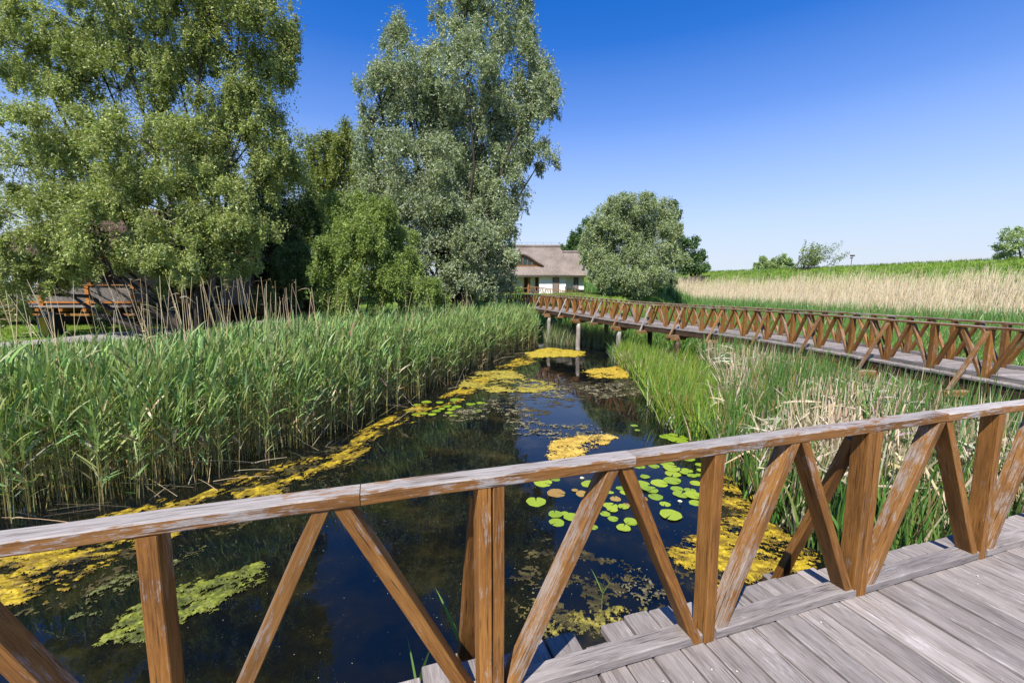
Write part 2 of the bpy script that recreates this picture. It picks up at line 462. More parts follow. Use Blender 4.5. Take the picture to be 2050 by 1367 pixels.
# outriggers: joist end below the planks and a strut up to the post
for p in sorted(DOUBLE):
    mb = MB(); mb.bar(bw(p - .01, .2, -.31), bw(p - .01, -.62, -.31), RD3, .1, .13); mb.build('outrigger', M['darkwood'], board)
    mb = MB(); mb.bar(bw(p - .02, -.54, -.25), bw(p - .02, -.152, .88), RD3, .085, .045, cut0=(0, 0, 1)); mb.build('outrigger_strut', M['brown'], board)
# petals and crumbs fallen along the kerb
m2 = plain('fallen_petal', (.55, .52, .42), .8, .15)
vv = []; ff = []
for k in range(34):
    s_ = random.uniform(-.2, 3.5); n_ = abs(random.gauss(0, .06)) + .012
    if random.random() < .3: n_ = random.uniform(.05, 1.2)
    c_ = bw(s_, n_, .003); r_ = random.uniform(.002, .006); a_ = random.uniform(0, 6)
    b_ = len(vv)
    for q in range(4): vv.append((c_.x + r_ * math.cos(a_ + q * 1.57) * (1 if q % 2 else .6), c_.y + r_ * math.sin(a_ + q * 1.57), .003 + random.uniform(0, .004)))
    ff.append((b_, b_ + 1, b_ + 2, b_ + 3))
tag(link('fallen_petals', np_mesh('fallen_petals', np.array(vv), np.array(ff), m2)), 'pale crumbs and petals scattered along the kerb of the boardwalk', 'debris', kind='stuff')

# ------------------------------------------------------------------ far footbridge
EDGE = [(9.2, 3.4), (8.95, 7.4), (8.78, 11), (8.5, 14), (7.95, 16.5), (7.15, 18.7), (5.95, 21.7), (3.98, 26.8), (2.05, 32), (.4, 36.3), (-1.6, 41.5)]
def catmull(P, n=12):
    P = [np.array(p, float) for p in P]; P = [2 * P[0] - P[1]] + P + [2 * P[-1] - P[-2]]; o = []
    for i in range(1, len(P) - 2):
        for k in range(n):
            t = k / n; a, b, c, d = P[i - 1], P[i], P[i + 1], P[i + 2]
            o.append(.5 * (2 * b + (c - a) * t + (2 * a - 5 * b + 4 * c - d) * t * t + (3 * b - a - 3 * c + d) * t ** 3))
    o.append(P[-2]); return np.array(o)
cv = catmull(EDGE); seg = np.hypot(*np.diff(cv, axis=0).T); cum = np.concatenate([[0], np.cumsum(seg)])
def bpt(s, n, z):                 # n measured from the near edge across the deck
    x = np.interp(s, cum, cv[:, 0]); y = np.interp(s, cum, cv[:, 1])
    x2 = np.interp(s + .3, cum, cv[:, 0]) - np.interp(s - .3, cum, cv[:, 0]); y2 = np.interp(s + .3, cum, cv[:, 1]) - np.interp(s - .3, cum, cv[:, 1])
    L = math.hypot(x2, y2); z += .3 * float(smooth((y - 19) / 15)); return Vector((x + y2 / L * n, y - x2 / L * n, z)), Vector((x2 / L, y2 / L, 0)), Vector((y2 / L, -x2 / L, 0))
BL = cum[-1]; BW = 2.3
bridge = empty('footbridge', bpt(10, 1.1, 0)[0], 'long curving wooden footbridge with brown railings of slanted braces, crossing the reeds towards the house', 'footbridge')
mb = MB(); s = 1.6
while s < BL - .1:
    wd = random.uniform(.128, .15); z = -.022 + random.gauss(0, .0025)
    e = random.gauss(0, .012)
    p0, t, o = bpt(s + wd / 2, e, z); p1 = bpt(s + wd / 2, BW + e, z)[0]
    mb.bar(p0, p1, t, wd, .042, ch=.004, seg=1, jit=0); s += wd + .008
mb.build('deck', M['grey'], bridge)
for n in (.06, BW - .06):
    s = 1.6
    while s < BL - .5:
        mb = MB(); mb.bar(bpt(s, n, -.16)[0], bpt(min(s + 2.0, BL), n, -.16)[0], bpt(s, n, 0)[2], .08, .23, seg=1); s += 2.0
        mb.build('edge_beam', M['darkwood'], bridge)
PK = 1
PS = [.6 + 1.06 * k for k in range(1, int((BL - 1) / 1.06))]
far_br = MB(); nb = 0
for side, n0, so_ in ((0, .33, 1), (1, BW - .33, -1)):
    for k, p in enumerate(PS):
        q, t, o = bpt(p, n0, 0)
        mb = MB(); mb.bar(q, q + Vector((0, 0, RB)), t, .085 if k % 2 else .11, .1, seg=2, ch=.003)
        mb.build('post', M['brown'], bridge)
        if k < len(PS) - 1:
            a = bpt(p + .53, n0, RB)[0]; q2 = bpt(PS[k + 1], n0, 0)[0]
            for st, sg in ((q, 1), (q2, -1)):
                d = (a - st); d.z = 0; d.normalize()
                mbx = MB() if nb < 96 else far_br
                mbx.bar(st + d * .06 + Vector((0, 0, .002)), a - d * .03, o, .085, .06, seg=2, ch=.003)
                if mbx is not far_br: mbx.build('diagonal_brace', M['brown_worn'] if sg > 0 else M['brown'], bridge); nb += 1
        # kerb
        if k < len(PS) - 1:
            mb = MB(); mb.bar(bpt(p + .12, n0, .042)[0], bpt(PS[k + 1] - .12, n0, .042)[0], o, .09, .078, seg=1); mb.build('kerb_beam', M['grey'], bridge)
    for k in range(0, len(PS) - 1, 2):
        a = PS[k] - (.53 if k == 0 else 0); b_ = min(PS[k] + 2.12, BL - .2)
        mb = MB(); mb.bar(bpt(a, n0, (RB + RT) / 2)[0], bpt((a + b_) / 2 + .0, n0, (RB + RT) / 2)[0], o, .11, .046, seg=2, ch=.004)
        mb.bar(bpt((a + b_) / 2 + .002, n0, (RB + RT) / 2 + .001)[0], bpt(b_ - .003, n0, (RB + RT) / 2)[0], o, .11, .046, seg=2, ch=.004)
        mb.build('handrail', M['rail'], bridge)
    for k in range(1, len(PS), 2):
        p = PS[k]; q, t, o = bpt(p, n0, 0)
        ext = .44 + random.uniform(-.05, .06); outw = -o * so_
        base = q + outw * .30; foot = q + outw * (.33 + ext)
        heavy = (k % 4 == PK)
        mb = MB(); mb.bar(base - outw * .3 + Vector((0, 0, -.31)), foot + Vector((0, 0, -.31)), t, .2 if heavy else .16, .11, seg=2, ch=.008)
        if heavy: mb.bar(base - outw * .4 + Vector((0, 0, -.42)), foot - outw * .1 + Vector((0, 0, -.42)), t, .2, .12, seg=2, ch=.008)
        mb.build('outrigger', M['brown_worn'], bridge)
        mb = MB(); mb.bar(foot - outw * .1 + Vector((0, 0, -.252)), q + outw * .06 + Vector((0, 0, .9)), t, .075, .05, seg=2)
        mb.build('outrigger_strut', M['pale'] if (k % 4 == 3 and q.y > 19) else M['brown_worn'], bridge)
        if heavy:
            pq = base if side == 0 else q + outw * .05
            mb = MB()
            zz = [-2.6, -1.9, -.8, -.53]; mb.tube([pq + Vector((random.gauss(0, .015), random.gauss(0, .015), h)) for h in zz], [.15, .14, .13, .12], 12)
            mb.build('pile', M['pale'] if side == 0 and q.y > 20 else M['darkwood'], bridge, True)  # far-side piles take dark wood to stand for the shade under the deck
if far_br.v: tag(far_br.build('diagonal_brace', M['brown'], bridge), kind='stuff')
for k in range(PK, len(PS), 4):
    mb = MB(); mb.bar(bpt(PS[k] + .22, -.1, -.36)[0], bpt(PS[k] + .22, BW + .1, -.36)[0], bpt(PS[k], 0, 0)[1], .16, .15, seg=2)
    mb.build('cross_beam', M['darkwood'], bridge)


# ------------------------------------------------------------------ ribbons: blades, stalks, straps
def ribbons(P, D, L, Wd, droop, nseg, c0, c1, curl=0.0, prof='blade', side=None):
    """N blades starting at P along D, length L, width Wd, sagging by droop; colour c0 at the foot to c1 at the tip"""
    n = len(P); D = D / np.linalg.norm(D, axis=1, keepdims=True)
    if side is None:
        rv = rng.normal(size=(n, 3)); side = np.cross(D, rv)
    side = side / np.maximum(np.linalg.norm(side, axis=1, keepdims=True), 1e-6)
    hz = D.copy(); hz[:, 2] = 0; hz /= np.maximum(np.linalg.norm(hz, axis=1, keepdims=True), 1e-3)
    vs = np.empty((n, nseg + 1, 2, 3), np.float32); cs = np.empty((n, nseg + 1, 2, 3), np.float32)
    for k in range(nseg + 1):
        t = k / nseg
        if prof == 'blade': wf = min(1, .45 + 2.2 * t) * (1 - t ** 2.2) + .03
        elif prof == 'stalk': wf = 1 - .55 * t
        elif prof == 'plume': wf = (1 - .5 * t) if t < .8 else (2.2 if k < nseg else .5)
        c = P + D * (L * t)[:, None] + hz * (droop * L * .55 * t * t)[:, None] - np.array([0, 0, 1.]) * (droop * L * t ** 2.2)[:, None]
        tw = side if not curl else side * math.cos(curl * t) + np.cross(D, side) * math.sin(curl * t)
        h = tw * (Wd * wf * .5)[:, None]
        vs[:, k, 0] = c - h; vs[:, k, 1] = c + h
        cc = c0 * (1 - t) + c1 * t
        cs[:, k, 0] = cc; cs[:, k, 1] = cc
    base = (np.arange(n) * (nseg + 1) * 2)[:, None]; k = np.arange(nseg)[None] * 2
    a = base + k
    q = np.stack([a, a + 1, a + 3, a + 2], -1).reshape(-1, 4)
    return vs.reshape(-1, 3), q, cs.reshape(-1, 3)

def join(parts):
    V = []; Q = []; C = []; o = 0
    for v, q, c in parts: V.append(v); Q.append(q + o); C.append(c); o += len(v)
    return np.concatenate(V), np.concatenate(Q), np.concatenate(C)

def vary(n, a, b, hv=.12):
    """n colours between a and b with a little independent hue drift"""
    t = rng.random((n, 1)); c = np.array(a) * (1 - t) + np.array(b) * t
    return np.clip(c * (1 + hv * rng.normal(size=(n, 3))) * (1 + .12 * rng.normal(size=(n, 1))), .004, 1)

def scatter(poly, n, dens=None):
    poly = np.asarray(poly, float); lo = poly.min(0); hi = poly.max(0); out = np.zeros((0, 2))
    while len(out) < n:
        p = lo + (hi - lo) * rng.random((n * 2, 2)); p = p[inside(poly, p[:, 0], p[:, 1])]
        if dens is not None: p = p[rng.random(len(p)) < dens(p)]
        out = np.concatenate([out, p])
    return out[:n]

def az(n): return rng.random(n) * 2 * np.pi

# ---- the big reed bed on the left
BED = [(-12, 3.5), (-8.2, 6.3), (-6.35, 7.1), (-5.2, 8.8), (-4.2, 10.7), (-2.6, 16), (-.75, 22.6), (.9, 27), (1.9, 29.5), (1.4, 33), (-2, 33.5), (-7, 30.5), (-11.5, 26), (-15, 20.5), (-17.6, 14), (-23, 8.5), (-20, 3)]
FRONT = np.array(BED[:9])
def front_d(p):
    d = np.full(len(p), 1e9)
    for i in range(len(FRONT) - 1):
        a = FRONT[i]; e = FRONT[i + 1] - a; t = np.clip(((p - a) @ e) / (e @ e), 0, 1)
        d = np.minimum(d, np.linalg.norm(p - a - t[:, None] * e, axis=1))
    return d
def bed_dens(p):
    d = np.maximum(front_d(p) - .75 * np.clip(fbm(p[:, 0] * 1.1, p[:, 1] * 1.1, 93) - .35, 0, 1) * 1.6, 0); k = np.where(d < .9, .75 * smooth(d / .5) + .12, np.where(d < 2.6, .5, .22))
    cl = fbm(p[:, 0] * .9, p[:, 1] * .9, 21)
    return np.clip(k * (.35 + 1.3 * cl), 0, 1) * np.where(p[:, 1] < 5, .35, 1) * np.where(p[:, 0] < -16, .6, 1)
Pb = scatter(BED, 11500, bed_dens)
n = len(Pb)
gz = np.maximum(height(Pb[:, 0], Pb[:, 1]), WATER - .15)
# how high the bed grows: lower towards the path, tall along the pond
pxy = proj(np.stack([Pb[:, 0], Pb[:, 1], np.zeros(n)], 1))
lim_y = np.interp(pxy[:, 0], [-400, 0, 330, 430, 560, 700, 1060], [715, 702, 682, 660, 640, 622, 606])
lim_z = CAMZ - (lim_y - YH) * Pb[:, 1] / F_PX
Hb = np.clip(rng.normal(2.6, .30, n), 1.5, 3.3) * np.interp(front_d(Pb), [0, 1.1], [.68, 1]) * (.88 + .24 * fbm(Pb[:, 0] * .8, Pb[:, 1] * .8, 91))
Hb = np.minimum(Hb, np.maximum(lim_z - gz + rng.normal(.0, .13, n), .7))
lean = rng.normal(0, .055, (n, 2)) + np.array([.03, -.015])
dirs = np.stack([lean[:, 0], lean[:, 1], np.ones(n)], 1)
foot = np.stack([Pb[:, 0], Pb[:, 1], gz - .05], 1)
straw = vary(n, (.42, .33, .12), (.62, .52, .25)); green = vary(n, (.25, .31, .07), (.40, .44, .13))
parts = []
w_st = .011 + .006 * rng.random(n)
parts.append(ribbons(foot, dirs, Hb * .96, w_st, np.zeros(n) + .01, 3, straw * .8, green, prof='stalk'))
front = front_d(Pb) < 2.2; edge = front_d(Pb) < 1.1
parts.append(ribbons(foot[front], dirs[front], Hb[front] * .9, w_st[front], np.zeros(front.sum()) + .01, 2, straw[front] * .8, green[front], prof='stalk'))
for k in range(9):
    f = .26 + .74 * (k + rng.random(n) * .9) / 9
    sel = (rng.random(n) < np.where(f < .6, .62, .97))
    sel &= (front | (f > .62))
    idx = np.nonzero(sel)[0]; mN = len(idx); f = f[idx]
    a = az(mN); el = np.interp(f, [.4, .8, 1], [.75, 1.05, 1.35]) + rng.normal(0, .2, mN) + .12 * edge[idx]
    d = np.stack([np.cos(a) * np.cos(el), np.sin(a) * np.cos(el), np.sin(el)], 1) + np.array([.18, -.05, 0])
    st = foot[idx] + dirs[idx] / np.linalg.norm(dirs[idx], axis=1, keepdims=True) * (Hb[idx] * f * .96)[:, None]
    L = rng.uniform(.3, .62, mN) * np.interp(f, [.26, .6], [.6, 1]); Wd = rng.uniform(.024, .048, mN) * np.interp(f, [.26, .6], [.6, 1])
    dead = rng.random(mN) < np.interp(f, [.4, .6, .7], [.45, .15, .01])
    c = vary(mN, (.13, .225, .052), (.37, .47, .17)); c[dead] = vary(dead.sum(), (.32, .25, .12), (.45, .38, .22))
    parts.append(ribbons(st, d, L, Wd, rng.uniform(.0, .28, mN), 4, c * .92, c * 1.05, curl=.5))
v, q, c = join(parts)
tag(link('reeds', np_mesh('reeds', v, q, M['reed'], c)), 'dense green reed bed with bare straw-coloured feet standing in the pond', 'reeds', kind='stuff')

# ---- last year's tall straw stalks above the reeds
B2 = [(-10, 8), (-6, 8.6), (-4.6, 11.5), (-3, 17), (-1.6, 24), (.2, 28), (-3, 30), (-8, 26), (-13, 18), (-16, 13)]
Pd = scatter(B2, 250, lambda p: np.clip(.3 + 1.2 * (fbm(p[:, 0] * .5, p[:, 1] * .5, 41) - .4), .1, 1))
n = len(Pd); gz = np.maximum(height(Pd[:, 0], Pd[:, 1]), WATER)
pxy = proj(np.stack([Pd[:, 0], Pd[:, 1], np.zeros(n)], 1))
ty = np.interp(pxy[:, 0], [0, 150, 300, 420, 560, 700, 1000], [600, 565, 560, 565, 565, 595, 600]) + np.abs(rng.normal(0, 52, n)) - 34 + 18 * rng.random(n)
Hd = np.clip(CAMZ - (ty - YH) * Pd[:, 1] / F_PX - gz, 2.0, 4.3)
lean = rng.normal(0, .12, (n, 2)) + np.array([-.02, 0])
dirs = np.stack([lean[:, 0], lean[:, 1], np.ones(n)], 1); foot = np.stack([Pd[:, 0], Pd[:, 1], gz], 1)
c = vary(n, (.50, .38, .20), (.70, .57, .36), .05)
side = np.stack([rng.normal(1, .2, n), rng.normal(.3, .4, n), np.zeros(n)], 1)
parts = [ribbons(foot, dirs, Hd, .012 + .0004 * Pd[:, 1], rng.uniform(0, .05, n), 5, c * .9, c, prof='stalk', side=side)]
hd = rng.random(n) < .35; mN = hd.sum()
tip = foot[hd] + (dirs[hd] / np.linalg.norm(dirs[hd], axis=1, keepdims=True)) * (Hd[hd] * .97)[:, None]
for k in range(3):
    a = az(mN); parts.append(ribbons(tip - np.array([0, 0, .1]) * rng.random((mN, 1)) * 4, np.stack([np.cos(a), np.sin(a), rng.uniform(.2, 1, mN)], 1), rng.uniform(.08, .3, mN), np.full(mN, .012), rng.uniform(.4, 1.1, mN), 3, c[hd], c[hd] * 1.1))
# broken and fallen stalks along the water's edge
nf = 130; t = rng.random(nf) * (len(FRONT) - 2.01) + .9; i0 = t.astype(int); fr = (t - i0)[:, None]
fp = FRONT[i0] * (1 - fr) + FRONT[i0 + 1] * fr + rng.normal(0, .25, (nf, 2)); a = az(nf)
cc = vary(nf, (.40, .31, .16), (.55, .47, .30), .05)
parts.append(ribbons(np.stack([fp[:, 0], fp[:, 1], np.full(nf, WATER + .02)], 1), np.stack([np.cos(a), np.sin(a), rng.uniform(.02, .9, nf)], 1), rng.uniform(.4, 1.3, nf), np.full(nf, .011), rng.uniform(-.02, .12, nf), 4, cc, cc, prof='stalk'))
v, q, c = join(parts)
tag(link('dry_reeds', np_mesh('dry_reeds', v, q, M['straw'], c)), 'tall bare straw stalks left from last year above the left reed bed', 'dry reeds', kind='stuff')

# ---- sedge and cattail bed on the right of the pond
def tuft_bed(name, poly, n, h, wd, cols, dead_cols, dead_f, label, cat, dens=None, droop=(.1, .7), nleaf=5, lean=.28, seg=6, zf=None, mat='reed', kink=0.0):
    P2 = scatter(poly, n, dens); n = len(P2)
    gz = np.maximum(height(P2[:, 0], P2[:, 1]), WATER - .05) if zf is None else zf(P2)
    parts = []
    df = dead_f(P2) if callable(dead_f) else np.full(n, dead_f)
    hm = h(P2) if callable(h) else np.full(n, h)
    for k in range(nleaf):
        a = az(n); tl = np.abs(rng.normal(0, lean, n))
        d = np.stack([np.cos(a) * tl + .08, np.sin(a) * tl, np.ones(n)], 1)
        p = np.stack([P2[:, 0] + rng.normal(0, .05, n), P2[:, 1] + rng.normal(0, .05, n), gz], 1)
        L = hm * rng.uniform(.62, 1.08, n); dead = rng.random(n) < df
        if name != 'dry': L[dead] *= rng.uniform(.6, 1.0, dead.sum())
        cA = vary(n, *cols); tip = cA * 1.08
        if dead.any(): cA[dead] = vary(dead.sum(), *dead_cols); tip[dead] = cA[dead]
        br = (~dead) & (rng.random(n) < .12); tip[br] = vary(br.sum(), (.30, .18, .05), (.42, .3, .12)) if br.any() else 0
        dr = rng.uniform(droop[0], droop[1], n) * np.where(dead, 1.25, 1)
        parts.append(ribbons(p, d, L, wd * rng.uniform(.6, 1.25, n), dr, seg, cA * .95, tip, curl=.7))
        if kink:
            b = dead & (rng.random(n) < kink); mN = b.sum()
            if mN:
                a2 = az(mN); el = rng.uniform(-.6, .5, mN)
                st = p[b] + np.array([0, 0, 1]) * (rng.uniform(.15, .75, mN) * hm[b])[:, None]
                parts.append(ribbons(st, np.stack([np.cos(a2), np.sin(a2), el], 1), rng.uniform(.3, .9, mN), wd * rng.uniform(.6, 1.2, mN), rng.uniform(0, .4, mN), 3, cA[b], cA[b] * .95, curl=.4))
    v, q, c = join(parts)
    return tag(link(name if name != 'dry' else 'dry_reeds', np_mesh(name, v, q, M[mat], c)), label, cat, kind='stuff')

GR1 = ((.12, .22, .018), (.27, .38, .05)); GR2 = ((.050, .125, .022), (.15, .25, .06)); DEAD = ((.42, .33, .20), (.68, .59, .44))
# bright sedge fringe towards the water
SED = [(4.1, 11.5), (4.35, 13.5), (4.9, 16), (5.1, 18.5), (5.3, 22), (5.9, 22.5), (8.3, 16.2), (8.6, 13), (6.8, 11), (5.6, 9.2), (4.6, 8.8)]
tuft_bed('sedge', SED, 2900, 1.45, .032, GR1, DEAD, lambda p: .05 + .25 * (fbm(p[:, 0] * .8, p[:, 1] * .8, 61) > .58), 'bright yellow-green sedge fringing the right side of the pond', 'sedge', droop=(.02, .42), lean=.2, nleaf=6)
# cattails, many of last year's leaves dead and bleached
CAT = [(4.15, 8.2), (4.7, 9.6), (5.7, 11.2), (7.0, 13.2), (7.4, 16.6), (7.9, 16), (8.45, 13.5), (8.7, 8), (9.0, 4.6), (7.2, 4.15), (5.5, 3.75), (4.55, 4.3), (4.2, 6)]
tuft_bed('cattails', CAT, 5200, lambda p: 1.6 + .72 * smooth((p[:, 0] - 4.6) / 2.4), .042, GR2, DEAD,
         lambda p: np.clip(.46 + 2.4 * (fbm(p[:, 0] * .55 + 3, p[:, 1] * .55, 71) - .45), .12, .85) * smooth((p[:, 0] - 3.9) / 1.2),
         'tangled cattail bed with green leaves among bleached dead ones, beside the footbridge', 'cattails', droop=(.0, .34), nleaf=6, lean=.17, kink=.12,
         dens=lambda p: np.clip(.25 + .75 * smooth((p[:, 0] - 4.2) / 1.5), 0, 1))
# bleached dead sheaths standing stiff among the cattails
Pw = scatter(CAT, 1900, lambda p: np.clip(1.8 * (fbm(p[:, 0] * .6 + 3, p[:, 1] * .6, 71) - .36), .02, 1) * smooth((p[:, 0] - 4.4) / 1.2)); n = len(Pw); parts = []
for k in range(3):
    a = az(n); tl = np.abs(rng.normal(0, .16, n)); c = vary(n, (.44, .34, .20), (.66, .56, .40), .04)
    parts.append(ribbons(np.stack([Pw[:, 0] + rng.normal(0, .05, n), Pw[:, 1] + rng.normal(0, .05, n), np.full(n, WATER)], 1), np.stack([np.cos(a) * tl, np.sin(a) * tl, np.ones(n)], 1), rng.uniform(.8, 1.95, n), rng.uniform(.025, .06, n), rng.uniform(0, .18, n), 5, c * .8, c, curl=1.2, prof='stalk'))
    b = rng.random(n) < .4; mN = b.sum(); a = az(mN)
    parts.append(ribbons(np.stack([Pw[b, 0], Pw[b, 1], WATER + rng.uniform(.5, 1.6, mN)], 1), np.stack([np.cos(a), np.sin(a), rng.uniform(-1.6, -.3, mN)], 1), rng.uniform(.25, .7, mN), rng.uniform(.02, .045, mN), rng.uniform(0, .3, mN), 3, c[b], c[b] * .9, curl=.8))
v, q, c = join(parts)
tag(link('dead_cattails', np_mesh('dead_cattails', v, q, M['straw'], c)), 'bleached dead cattail sheaths standing stiffly among the green leaves', 'dead cattails', kind='stuff')
# darker rushes mixed into the sedge
tuft_bed('rushes', SED, 1500, 1.35, .03, GR2, DEAD, .12, 'darker green rushes mixed through the bright sedge fringe', 'rushes', droop=(.0, .4), lean=.17, nleaf=5)
# broad green reeds behind the footbridge
BEH = [(11.5, 3), (11.5, 9), (11.3, 14), (10.7, 18.5), (9, 23), (6, 31), (4, 37), (10, 46), (24, 50), (34, 40), (36, 24), (26, 8)]
tuft_bed('broad_reeds', BEH, 9500, lambda p: 2.25 + .25 * rng.normal(size=len(p)), .05, ((.06, .16, .022), (.18, .31, .06)), DEAD, .03, 'broad-leaved green reeds filling the marsh behind the footbridge', 'reeds', droop=(.02, .5), nleaf=6, lean=.22, seg=5,
         dens=lambda p: np.clip(1.25 - (p[:, 1]) / 42, .3, 1))
# reed stalk curtain at the far end of the pond under the bridge
UND = [(2.4, 30), (3.4, 28.4), (4.6, 27.5), (6.4, 25), (7.0, 26), (5.5, 31), (2.5, 36)]
tuft_bed('reeds', UND, 900, 1.9, .016, ((.09, .17, .045), (.17, .25, .08)), DEAD, .3, 'reeds growing in the water under the far end of the footbridge', 'reeds', droop=(.02, .4), nleaf=5, lean=.15)
UND2 = [(5.6, 20.5), (5.2, 22.5), (5.6, 24.5), (7, 24), (8.5, 20), (9, 17), (8.2, 16.5)]
tuft_bed('reeds', UND2, 900, 1.25, .013, ((.06, .15, .03), (.15, .25, .06)), DEAD, .1, 'dark green sedge in the shade under the middle of the footbridge', 'sedge', droop=(.02, .5), nleaf=6, lean=.22)
# dry reed belt at the foot of the dyke
def belt(n):
    t = rng.uniform(-12, 62, n); d = rng.uniform(13.2, 28, n) + 1.6 * rng.normal(size=n) * .4
    k = np.interp(t, [-12, 20, 45, 62], [0, 0, 1.5, 4]); d = np.minimum(d, 28 - k)
    p = DP + np.outer(t, np.array([-.474, .88])) + np.outer(d, DN)
    return p
Pd = belt(26000); Pd = Pd[Pd[:, 0] > 17]; n = len(Pd)
gz = np.maximum(height(Pd[:, 0], Pd[:, 1]), WATER); lean = rng.normal(0, .07, (n, 2)) + np.array([.10, 0])
Hd = np.clip(rng.normal(2.35, .45, n), 1.0, 3.5) * (.66 + .68 * fbm(Pd[:, 0] * .3, Pd[:, 1] * .3, 81))
c = vary(n, (.42, .32, .19), (.66, .57, .40), .06)
side = np.stack([rng.normal(1, .3, n), rng.normal(-.3, .4, n), np.zeros(n)], 1)
parts = [ribbons(np.stack([Pd[:, 0], Pd[:, 1], gz], 1), np.stack([lean[:, 0], lean[:, 1], np.ones(n)], 1), Hd, .026 + .012 * rng.random(n), rng.uniform(.0, .22, n), 4, c * .9, c * 1.05, prof='plume', side=side)]
v, q, c = join(parts)
tag(link('dry_reeds', np_mesh('dry_reeds', v, q, M['straw'], c)), 'pale straw belt of dead reeds along the foot of the green dyke', 'dry reeds', kind='stuff')
# green reeds growing up between the belt and the marsh
def belt_g(n):
    t = rng.uniform(-12, 60, n); d = rng.uniform(24.5, 34, n)
    return DP + np.outer(t, np.array([-.474, .88])) + np.outer(d, DN)
Pg = belt_g(4500); Pg = Pg[Pg[:, 0] > 14]
class _P: pass
n = len(Pg); gz = np.maximum(height(Pg[:, 0], Pg[:, 1]), WATER); parts = []
for k in range(5):
    a = az(n); tl = np.abs(rng.normal(0, .16, n)); c = vary(n, (.07, .17, .035), (.18, .31, .08))
    parts.append(ribbons(np.stack([Pg[:, 0] + rng.normal(0, .15, n), Pg[:, 1] + rng.normal(0, .15, n), gz], 1), np.stack([np.cos(a) * tl, np.sin(a) * tl, np.ones(n)], 1), rng.uniform(1.5, 2.9, n), rng.uniform(.04, .07, n), rng.uniform(.02, .4, n), 4, c, c * 1.1))
v, q, c = join(parts)
tag(link('reeds', np_mesh('reeds', v, q, M['reed'], c)), 'strip of green reeds in front of the pale straw belt', 'reeds', kind='stuff')
# grass on the dyke, on the bank under the willow by the house and on the lawn by the path
def grass(name, P2, h, wd, ca, cb, label, nb=4, lift=0):
    n = len(P2); gz = height(P2[:, 0], P2[:, 1]) + lift; parts = []
    for k in range(nb):
        a = az(n); tl = np.abs(rng.normal(0, .4, n)); c = vary(n, ca, cb)
        parts.append(ribbons(np.stack([P2[:, 0] + rng.normal(0, .1, n), P2[:, 1] + rng.normal(0, .1, n), gz - .02], 1), np.stack([np.cos(a) * tl, np.sin(a) * tl, np.ones(n)], 1), h * rng.uniform(.5, 1.25, n), wd * rng.uniform(.7, 1.3, n), rng.uniform(.1, .6, n), 3, c * .9, c * 1.1))
    v, q, c = join(parts)
    return tag(link(name, np_mesh(name, v, q, M['reed'], c)), label, 'grass', kind='stuff')
t = rng.uniform(-15, 110, 16000); d = rng.uniform(-3, 18, 16000) ** 1.0
Pk = DP + np.outer(t, np.array([-.474, .88])) + np.outer(d, DN)
grass('grass', Pk, .5, .06, (.10, .17, .018), (.20, .28, .035), 'long green grass covering the dyke', 3)
Pk = scatter([(6, 48), (24, 49), (28, 60), (24, 80), (8, 66), (4, 52)], 5000)
grass('grass', Pk, .28, .05, (.14, .19, .03), (.28, .32, .09), 'tall grass on the bank in front of the house', 4)
Pk = scatter([(-34, 13), (-21.5, 16.5), (-18.6, 21), (-17, 24), (-24, 24), (-40, 20)], 7000)
grass('grass', Pk, .12, .02, (.13, .21, .012), (.22, .30, .03), 'short mown lawn between the path and the wooden terrace', 5)

